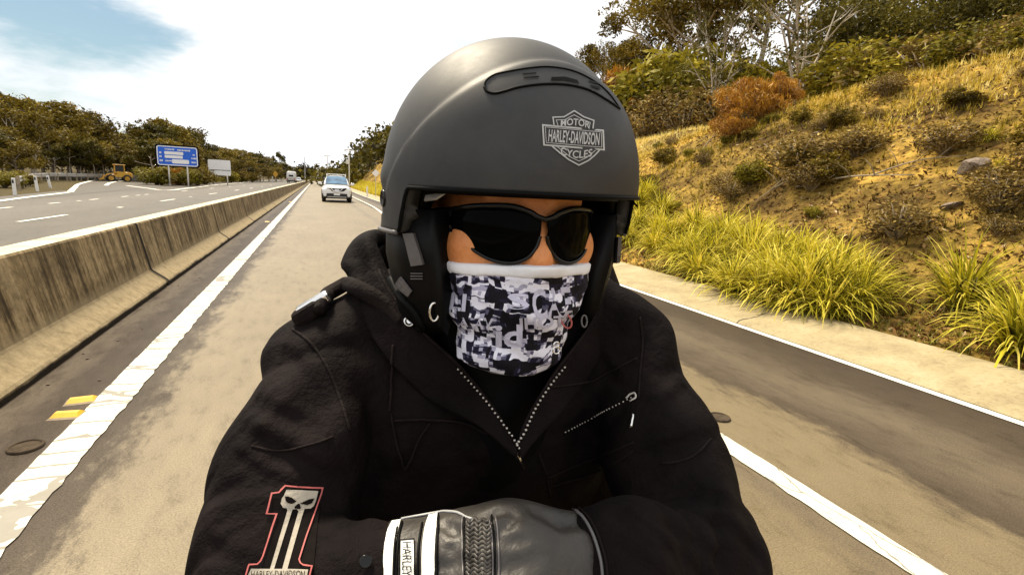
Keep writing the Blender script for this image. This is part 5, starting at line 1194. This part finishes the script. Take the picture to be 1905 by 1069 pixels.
b2 = decal('white_band', [Q(smooth2([(508, 208), (480, 300), (462, 450), (460, 640)], 12)+smooth2([(545, 640), (548, 480), (556, 300), (566, 198)], 12))], GB, M['reflective'], gl, .0012, 3); jfix(b2)
for pts in ([(293, 300), (276, 420), (268, 640)], [(325, 262), (300, 380), (285, 640)], [(463, 270), (440, 420), (432, 640)], [(572, 215), (566, 400), (560, 640)]): jfix(stube('seam', Q(pts), .0010, GB, M['black'], gl, .0012))
lb = decal('label', [Q([(318, 392), (406, 384), (412, 760), (318, 760)])], GB, M['reflective'], gl, .0014, 3); jfix(lb)
jfix(decal('label_border', ribbon(Q([(314, 388), (410, 380), (416, 764), (312, 764)]), 2.2, True), GB, M['black'], lb, .0018, 1))
jfix(decal('label_lettering', [[Q([(362-(q[1]-0), 405+q[0])])[0] for q in pl] for pl in glyphs('HARLEY-DAVIDSON', (0, -36, 560, 30))], GB, M['black'], lb, .0024, 0))
jfix(stube('piping_or_highlight', Q([(318, 243), (430, 212), (540, 192), (620, 190), (700, 198), (760, 228), (800, 240)]), .0011, GB, M['emblem'], gl, .0008))  # pale grey tube standing for the highlight along the glove's top edge
# gathered elastic: rows of zigzag ridges
for k in range(15):
    y0 = 250+k*30; pts = []
    for j in range(7): pts.append((765+j*27, y0+(15 if j % 2 else -9)+4*sin(j*2.1+k)))
    jfix(stube('gather', Q(pts), .0017, GB, M['leather'], gl, .0006, 36, 5))
for x in (736, 752, 766, 935, 952, 978):
    sh = (x-850)*.13; jfix(stube('stitch', Q([(x-sh*.4-14 if x > 900 else x, 215), (x, 400), (x+6, 640)]), .0007, GB, M['black'] if x in (752, 952) else M['gunmetal'], gl, .0010))
GJ = bvh_of(list(V)+list(V0), [tuple(int(i) for i in f) for f in Fq]+[tuple(int(i)+len(V) for i in f) for f in F0])
jfix(stube('cuff_edge', [(1064, 944), (1088, 966), (1106, 1000), (1118, 1040), (1122, 1075)], .0013, GJ, M['gunmetal'], gl, .0012, 60))
jfix(stube('cuff_edge', [(1074, 942), (1098, 966), (1115, 1000), (1127, 1040), (1131, 1075)], .0010, GJ, M['denim_edge'], gl, .0010, 60))

# ---- helmet
HC = np.array([.196, .53, 1.405]); HA = radians(4); ch, sh_ = cos(HA), sin(HA)
def h2w(p): return np.array([HC[0]+ch*p[0]-sh_*p[1], HC[1]+sh_*p[0]+ch*p[1], HC[2]+p[2]])
HX, HY, HZ = .131, .137, .143
def rim_z(az):
    a = abs(az); front = -.0085; side = -.050-.004*float(sst(80, 130, a))+.012*float(sst(150, 180, a))
    return front+(side-front)*float(sst(65, 73, a))
def shell(az, z, off=0.0):
    """point of the outer shell at azimuth az (deg, 0 = front) and height z"""
    zz = max(z, 0.0); k = sqrt(max(0, 1-(zz/HZ)**2)); a = radians(az); ry = HY if abs(az) < 90 else HY*1.06
    x, y = HX*sin(a)*k, -ry*cos(a)*k; el = math.degrees(math.atan2(z, max(1e-6, hypot(x, y)))); eb = 48-28*(az/62)**2
    d = .0042*float(sst(-3.0, 1.2, eb-el))+off
    if z < 0: d += .02*z if abs(az) > 70 else .0
    d += .0028*float(sst(-.018, -.0, z))*float(sst(84, 92, abs(az)))*float(1-sst(.0, .022, z))*float(1-sst(110, 130, abs(az)))
    n = np.array([x/HX**2, y/ry**2, zz/HZ**2]); n /= np.linalg.norm(n)+1e-9
    return np.array([x, y, z])+n*d
azs = np.concatenate([np.arange(-180, -84, 3), np.arange(-84, -58, .75), np.arange(-58, 58, 1.5), np.arange(58, 84, .75), np.arange(84, 180, 3)]); nv = 64; v = []; f = []
for az in azs:
    z0 = rim_z(az)
    for j in range(nv):
        u = j/(nv-1); b0 = math.asin(max(-1, z0/HZ)); bt = b0+(pi/2*.998-b0)*u; z = HZ*sin(bt) if bt > 0 else z0*(bt/b0 if b0 else 0)
        v.append(h2w(shell(az, z)))
na = len(azs)
for i in range(na):
    for j in range(nv-1):
        a = i*nv+j; b_ = ((i+1) % na)*nv+j; f.append((a, b_, b_+1, a+1))
hl = fix(obj('helmet', mesh('helmet', v, f, M['helmet'], True), rider)); HB = bvh_of(np.array(v), f)
sm = hl.modifiers.new('thickness', 'SOLIDIFY'); sm.thickness = .016; sm.offset = -1
# liner
v = []; f = []
for i, az in enumerate(range(0, 360, 6)):
    for j in range(16):
        u = j/15; zr = rim_z(az-360 if az > 180 else az)-.004; z = zr+(.132-zr)*u; k = sqrt(max(0.002, 1-(max(z, 0)/.136)**2)); a = radians(az); v.append(h2w((.117*sin(a)*k, -.120*cos(a)*k, z)))
for i in range(60):
    for j in range(15): a = i*16+j; b_ = ((i+1) % 60)*16+j; f.append((a, b_, b_+1, a+1))
o = jfix(obj('liner', mesh('liner', v, f, M['black'], True), hl)); o.modifiers.new('thickness', 'SOLIDIFY').thickness = .012
# rim trim and side rivets
for s in (-1, 1):
    pth = [h2w(shell(s*a, rim_z(s*a), .001)) for a in np.arange(73, 176, 3)]; mb = MB(); mb.tube(pth, .0022, 6); jfix(mb.build('rim_trim', M['gunmetal'], hl, True))
    p = Vector(h2w(shell(s*88, -.020, .0))); n = (p-Vector(h2w((0, 0, -.020)))).normalized(); a = n.orthogonal().normalized(); b_ = n.cross(a); rings = []
    for rr, z in ((.0085, -.001), (.0085, .0015), (.0068, .0022), (.0055, .0005), (.002, .0006)): rings.append([p+(a*cos(w)+b_*sin(w))*rr+n*z for w in [2*pi*i/24 for i in range(24)]])
    vv2, ff2 = loft(rings); jfix(obj('rivet', mesh('rivet', vv2, ff2, M['gloss_black'], True), hl))
pth = [h2w(shell(a, rim_z(a), .0005)) for a in np.arange(-72, 72.1, 1.0)]; mb = MB(); mb.tube(pth, .0020, 6); jfix(mb.build('brim_edge', M['black'], hl, True))
# air vent
def S1(pts): return [(680+x/2.672, 50+y/2.672) for x, y in pts]
vo = smooth2([(590, 300), (600, 268), (640, 240), (700, 225), (800, 208), (900, 200), (1000, 212), (1080, 240), (1160, 288), (1215, 340), (1262, 405)], 60)
vbt = smooth2([(1262, 408), (1200, 366), (1120, 320), (1040, 296), (960, 286), (860, 288), (760, 302), (690, 322), (640, 332), (605, 322), (590, 300)], 60)
vent = jfix(stube('vent', S1(vo), .00075, HB, M['black'], hl, .0004, 60))
jfix(stube('vent_groove', S1(vbt), .0012, HB, M['black'], vent, .0004, 60))
sl_ = [(780, 236), (848, 232), (848, 240), (782, 243)]
for pl in ([(780, 236), (848, 231), (848, 238), (782, 243)], [(786, 254), (860, 248), (862, 256), (786, 260)], [(922, 254), (990, 252), (1050, 268), (1062, 290), (1040, 278), (985, 268), (922, 270)], [(1106, 266), (1150, 280), (1158, 290), (1112, 276)], [(1112, 290), (1158, 300), (1168, 318), (1120, 300)]):
    jfix(decal('vent_slot', [S1(pl)], HB, M['black'], vent, .0010, 1))
# bar and shield emblem
em = jfix(decal('emblem', ribbon(S1([(880, 490), (1178, 517), (1182, 612), (886, 588)]), 3.0, True), HB, M['emblem'], hl, .0008, 1))
E2 = []
E2 += ribbon(S1([(935, 490), (930, 452), (985, 450), (1035, 420), (1082, 450), (1132, 468), (1127, 508)]), 2.4)
E2 += ribbon(S1([(955, 492), (946, 466), (990, 464), (1034, 440), (1078, 464), (1114, 478), (1108, 505)]), 1.3)
E2 += ribbon(S1([(925, 594), (965, 628), (1010, 662), (1058, 688), (1105, 665), (1135, 640), (1160, 614)]), 2.6)
E2 += ribbon(S1([(950, 596), (985, 624), (1020, 650), (1058, 668), (1098, 650), (1122, 630), (1140, 614)]), 1.3)
E2 += ribbon(S1([(892, 500), (1168, 525), (1171, 600), (897, 577)]), 1.1, True)
jfix(decal('emblem_outline', E2, HB, M['emblem'], em, .0009, 1))
L3 = glyphs('MOTOR', (968, 470, 1112, 505), .07, 0, 12, .02)+glyphs('HARLEY-DAVIDSON', (908, 520, 1160, 582), .075, 0, 0, .02)+glyphs('CYCLES', (968, 600, 1124, 638), .07, 0, -16, .02)
jfix(decal('emblem_lettering', [S1(pl) for pl in L3], HB, M['emblem'], em, .0009, 0))
# ear pads under the shell
PV, PF = [], []
for s in (-1, 1):
    rings = []
    for az in np.linspace(60, 150, 36):
        k = .88+.10*float(sst(60, 78, az)); zt, zb = -.028, -.150+.015*float(sst(100, 150, az)); a = radians(az*s); ring = []
        for rr, z in ((k, zt), (k*1.0, (zt*.6+zb*.4)), (k*.90, zb+.012), (k*.80, zb), (k*.74, zb+.02), (k*.76, zt)): ring.append(h2w((HX*sin(a)*rr, -HY*cos(a)*rr, z)))
        rings.append(ring)
    vv2, ff2 = loft(rings); o = jfix(obj('ear_pad', mesh('ear_pad', vv2, ff2, M['pad'], True), hl)); PF += [tuple(i+len(PV) for i in q) for q in ff2 if len(q) == 4]; PV += list(vv2)
    if s < 0: padL = o
    else: padR = o
PB = BVHTree.FromPolygons([Vector(p) for p in PV], PF)
for pd, pl, ln in ((padL, [(754, 434), (772, 433), (790, 490), (768, 493)], [(757, 434), (748, 436), (765, 494)]), (padR, [(1122, 442), (1144, 440), (1141, 488), (1117, 492)], [(1146, 440), (1145, 470), (1140, 492)])):
    o = decal('buckle_plate', [pl], PB, M['gunmetal'], pd, .004, 3, .004); jfix(o)
    x0 = sum(p[0] for p in pl)/4-6
    for k in range(3): jfix(stube('pad_rib', [(x0, 508+k*5), (x0+22, 508+k*5)], .0006, PB, M['gunmetal'], pd, .001, 6))
jfix(decal('side_badge', [[(738, 530), (748, 514), (768, 540), (762, 550)]], PB, M['gunmetal'], padL, .003, 2, .002))
jfix(stube('chin_strap', [(724, 505), (742, 545), (775, 585), (800, 640)], .004, PB, M['black'], padL, .001))
p = Vector(P(808, 580, .49)); mb = MB(); mb.tube([p+Vector((.0045*cos(w), 0, .009*sin(w))) for w in [2*pi*i/20 for i in range(21)]], .0013, 6); jfix(mb.build('strap_ring', M['chrome'], hl, True))
p = P(810, 368, .465); mb = MB(); mb.add([P(784, 362, .478), P(832, 359, .46), P(812, 372, .462), P(790, 375, .474)], [(0, 1, 2, 3)]); o = jfix(mb.build('visor_edge_glint', M['emblem'], hl)); o.modifiers.new('thickness', 'SOLIDIFY').thickness = .002  # inner visor edge, its glint put in as a pale grey wedge
mb = MB(); mb.tube(bez([P(1163, 372, .56), P(1175, 374, .555), P(1186, 384, .55)], 10), .0012, 5); jfix(mb.build('visor_lever', M['black'], hl, True))

# ---- sunglasses
def gz(az, z, off=0.0):
    a = radians(az); return f2w(((.085+off)*sin(a), -(.112+off)*cos(a), z))
top = [(0, 1.3745), (5, 1.377), (10, 1.381), (21, 1.385), (40, 1.3835), (55, 1.3795), (62, 1.3775)]; bot = [(2.2, 1.3600), (4.5, 1.349), (10, 1.3395), (19, 1.3345), (30, 1.336), (40, 1.342), (50, 1.351), (62, 1.362)]
gls = None
for s in (-1, 1):
    A_ = np.array(bez([(a, z, 0) for a, z in top], 60))[:, :2]; B2 = np.array(bez([(a, z, 0) for a, z in bot], 70))[:, :2]
    v = []; f = []; NA, NB = 40, 10
    for i in range(NA):
        az = 2.2+(62-2.2)*i/(NA-1); zt, zb = np.interp(az, A_[:, 0], A_[:, 1]), np.interp(az, B2[:, 0], B2[:, 1])
        for j in range(NB): u = j/(NB-1); v.append(gz(s*az, zb+(zt-zb)*u, .002*sin(pi*u)))
    f = [(i*NB+j, (i+1)*NB+j, (i+1)*NB+j+1, i*NB+j+1) for i in range(NA-1) for j in range(NB-1)]
    if gls is None:
        fr_ = MB()
        for ss in (-1, 1):
            fr_.tube([gz(ss*a, z, .001) for a, z in bez([(a, z, 0) for a, z in top]+[(68, 1.374, 0), (80, 1.371, 0), (95, 1.369, 0)], 60) for a, z in [(a, z)]] if False else [gz(ss*q[0], q[1], .001) for q in bez([(a, z, 0) for a, z in top]+[(72, 1.376, 0), (84, 1.373, 0), (100, 1.370, 0)], 60)], .0026, 8)
            fr_.tube([gz(ss*q[0], q[1], .0) for q in bez([(a, z, 0) for a, z in bot], 60)], .0019, 8)
            rings = [[gz(ss*a, z, o_) for z, o_ in ((zt, .002), (zb, .001), (zb, -.002), (zt, -.002))] for a, zt, zb in ((58, 1.3795, 1.357), (62, 1.3795, 1.352), (70, 1.379, 1.350), (85, 1.375, 1.353), (100, 1.372, 1.357))]
            v2, f2 = loft(rings); fr_.add(v2, f2)
        gls = fix(fr_.build('sunglasses', M['gloss_black'], rider, True))
    o = jfix(obj('lens', mesh('lens', v, f if s > 0 else [q[::-1] for q in f], M['lens'], True), gls)); o.modifiers.new('thickness', 'SOLIDIFY').thickness = .002

# ---- neck gaiter pulled up over the nose
g3, og, h_ = grid3((.08, .34, 1.19), (.32, .68, 1.36), .0026); f3 = faceg(g3)
D = face_sdf(f3, .000); D = smin(D, cap(f3, (0, -.092, 1.345), (-.006, -.062, 1.235), .026, .036), .035); D = smin(D, neck(f3, .054, .056), .03)
D = smin(D, cap(f3, (-.034, -.056, 1.315), (-.028, -.048, 1.235), .036, .032), .02); D = smin(D, cap(f3, (.030, -.060, 1.315), (.014, -.048, 1.235), .036, .032), .02)
fold = np.sin((f3[2]*1.0+.22*f3[0])*210+3*np.sin(f3[0]*30))*.0014+np.sin((f3[2]-.5*f3[0])*110+2.5*np.sin(f3[0]*24)+1.)*.0026
Dg = D+fold*np.clip((1.33-f3[2])/.03, 0, 1)
dip = .028*np.clip((f3[1]+.0)/.09, 0, 1)+.012*(f3[0]/.08)**2
ztop = 1.334-.10*np.abs(f3[0])**1.15*.9
zbot = 1.222+dip
V, Fq = surface_nets(np.maximum(Dg, np.maximum(f3[2]-(ztop-.009), zbot-f3[2])).astype(np.float32), og, h_); V = relax(V, Fq, 1, .3)
gt = rmesh('neck_gaiter', V, Fq, M['gaiter']); TB = bvh_of(V, Fq)
V, Fq = surface_nets(np.maximum(D-.0006, np.maximum(f3[2]-ztop, (ztop-.0110)-f3[2])).astype(np.float32), og, h_); V = relax(V, Fq, 2, .5); o = obj('hem', mesh('hem', V, Fq, M['hem'], True), gt)
V, Fq = surface_nets(np.maximum(D-.0006, np.maximum(f3[2]-(zbot+.002), (zbot-.001)-f3[2])).astype(np.float32), og, h_); V = relax(V, Fq, 1, .4); o = obj('hem', mesh('hem', V, Fq, M['gunmetal'], True), gt)
for txt, bx, ang in (('S', (944, 545, 985, 575), .02), ('CAE', (990, 535, 1062, 592), -.10), ('JHOT', (962, 588, 1052, 616), -.06), ('id', (922, 602, 972, 645), .0), ('LI', (838, 545, 868, 578), .1), ('A', (852, 590, 872, 606), .05), ('AV', (880, 590, 918, 612), .08)):
    jfix(decal('print', glyphs(txt, bx, ang, 0, 0, .03), TB, M['print'], gt, .0008, 0))
# red cord and small charm beside the face cover
mb = MB(); c = [P(1054+9*cos(w)+3*sin(w), 597+13*sin(w), .49) for w in [2*pi*i/24 for i in range(25)]]; mb.tube(c, .0009, 5); fix(mb.build('cord', M['red_stitch'], rider, True))
mb = MB(); c = [P(1087+5*cos(w), 597+11*sin(w), .50) for w in [2*pi*i/24 for i in range(25)]]; mb.tube(c, .0009, 5); fix(mb.build('cord', M['gunmetal'], rider, True))
for py, r_ in ((641, .0026), (651, .0034)):
    p = Vector(P(1035, py, .46)); mb = MB(); mb.tube([p+Vector((r_*cos(w), 0, r_*sin(w))) for w in [2*pi*i/16 for i in range(17)]], .0008, 6); fix(mb.build('charm_ring', M['chrome'], rider, True))

# ---- legs, boots
g3, og, h_ = grid3((-.16, -.12, .10), (.56, .98, 1.0), .011); D = cap(g3, (.11, .72, .84), (.284, .72, .84), .13, .13)
for s in (-1, 1):
    hp, kn, an = (.197+s*.10, .70, .82), (.197+s*.23, .28, .66), (.197+s*.21, .18, .26); D = smin(D, cap(g3, hp, kn, .10, .070), .04); D = smin(D, cap(g3, kn, an, .066, .05), .03)
V, Fq = surface_nets(D, og, h_); V = relax(V, Fq, 2, .5); rmesh('trousers', V, Fq, M['trouser'])
for s in (-1, 1):
    g3, og, h_ = grid3((.197+s*.21-.1, -.10, .10), (.197+s*.21+.1, .32, .42), .008); x = .197+s*.21
    D = smin(cap(g3, (x, .19, .36), (x, .19, .20), .058, .050), cap(g3, (x, .19, .19), (x, .02, .175), .046, .040), .03); D = np.maximum(D, .15-g3[2]); V, Fq = surface_nets(D, og, h_); rmesh('boot', V, Fq, M['pad'])

# ---- the motorcycle he sits on (below the view)
bk = empty('motorcycle', (.197, .2, 0), label='black motorcycle the rider is sitting on, below the jacket', cat='motorcycle')
wheel(bk, (0, -.88, .33), .33, .12, 'x', rimm=M['chrome']); wheel(bk, (0, .72, .33), .33, .17, 'x', rimm=M['chrome'])
def bl(name, secs, m, parent=bk):
    v, f = loft([sect(y, hw, zb, zt, 6, e) for y, hw, zb, zt, e in secs]); return obj(name, mesh(name, v, f, m, True), parent)
bl('fuel_tank', [(-.32, .05, .80, .86, 2.2), (-.26, .11, .74, .93, 2.4), (-.05, .15, .70, .97, 2.5), (.15, .12, .70, .93, 2.4), (.24, .05, .72, .84, 2.2)], M['gloss_black'])
bl('seat', [(.20, .08, .70, .78, 2.6), (.30, .15, .66, .74, 3), (.55, .17, .64, .72, 3), (.72, .14, .68, .84, 3), (.98, .11, .70, .84, 3), (1.05, .06, .72, .80, 3)], M['pad'])
bl('engine', [(-.30, .10, .28, .60, 3), (-.22, .16, .22, .68, 4), (.18, .17, .22, .68, 4), (.30, .12, .28, .60, 3)], M['gunmetal'])
bl('rear_mudguard', [(.30, .08, .58, .66, 3), (.60, .11, .66, .71, 3), (.90, .11, .60, .68, 3), (1.10, .10, .40, .52, 3)], M['gloss_black'])
bl('front_mudguard', [(-1.20, .05, .45, .52, 3), (-1.05, .075, .60, .68, 3), (-.85, .08, .67, .71, 3), (-.62, .075, .58, .66, 3), (-.54, .05, .45, .52, 3)], M['gloss_black'])
for s in (-1, 1):
    mb = MB(); mb.tube([(s*.10, -.88, .33), (s*.10, -.56, .90)], .026, 8); mb.build('fork_leg', M['chrome'], bk, True)
    mb = MB(); mb.tube([(s*.10, .72, .33), (s*.12, .50, .62)], .028, 8); mb.build('shock_absorber', M['chrome'], bk, True)
    mb = MB(); mb.tube([(s*.36, -.30, .985), (s*.45, -.25, .97)], .018, 8); mb.build('grip', M['rubber'], bk, True)
    mb = MB(); mb.box((s*.24, -.04, .145), (.16, .09, .025), .008); mb.build('footboard', M['rubber'], bk)
mb = MB(); mb.tube(bez([(-.37, -.30, .985), (-.22, -.40, 1.0), (-.08, -.52, .93), (.08, -.52, .93), (.22, -.40, 1.0), (.37, -.30, .985)], 30), .0125, 8); mb.build('handlebar', M['chrome'], bk, True)
mb = MB(); v, f = loft([[(r_*cos(w), y, .82+r_*sin(w)) for w in [2*pi*i/20 for i in range(20)]] for y, r_ in ((-.52, .05), (-.58, .09), (-.70, .095), (-.71, .085))]); mb.add(v, f); mb.build('headlight', M['chrome'], bk, True)
mb = MB(); mb.tube(bez([(.16, -.20, .45), (.22, -.05, .30), (.22, .40, .28), (.22, 1.0, .30)], 20), .04, 8); mb.build('exhaust_pipe', M['chrome'], bk, True)
mb = MB(); mb.tube([(0, -.55, .88), (0, -.2, .76), (0, .3, .66), (0, .72, .33)], .03, 8); mb.tube([(0, -.5, .8), (0, -.30, .25), (0, .3, .22), (0, .72, .33)], .026, 8); mb.build('frame', M['black'], bk, True)
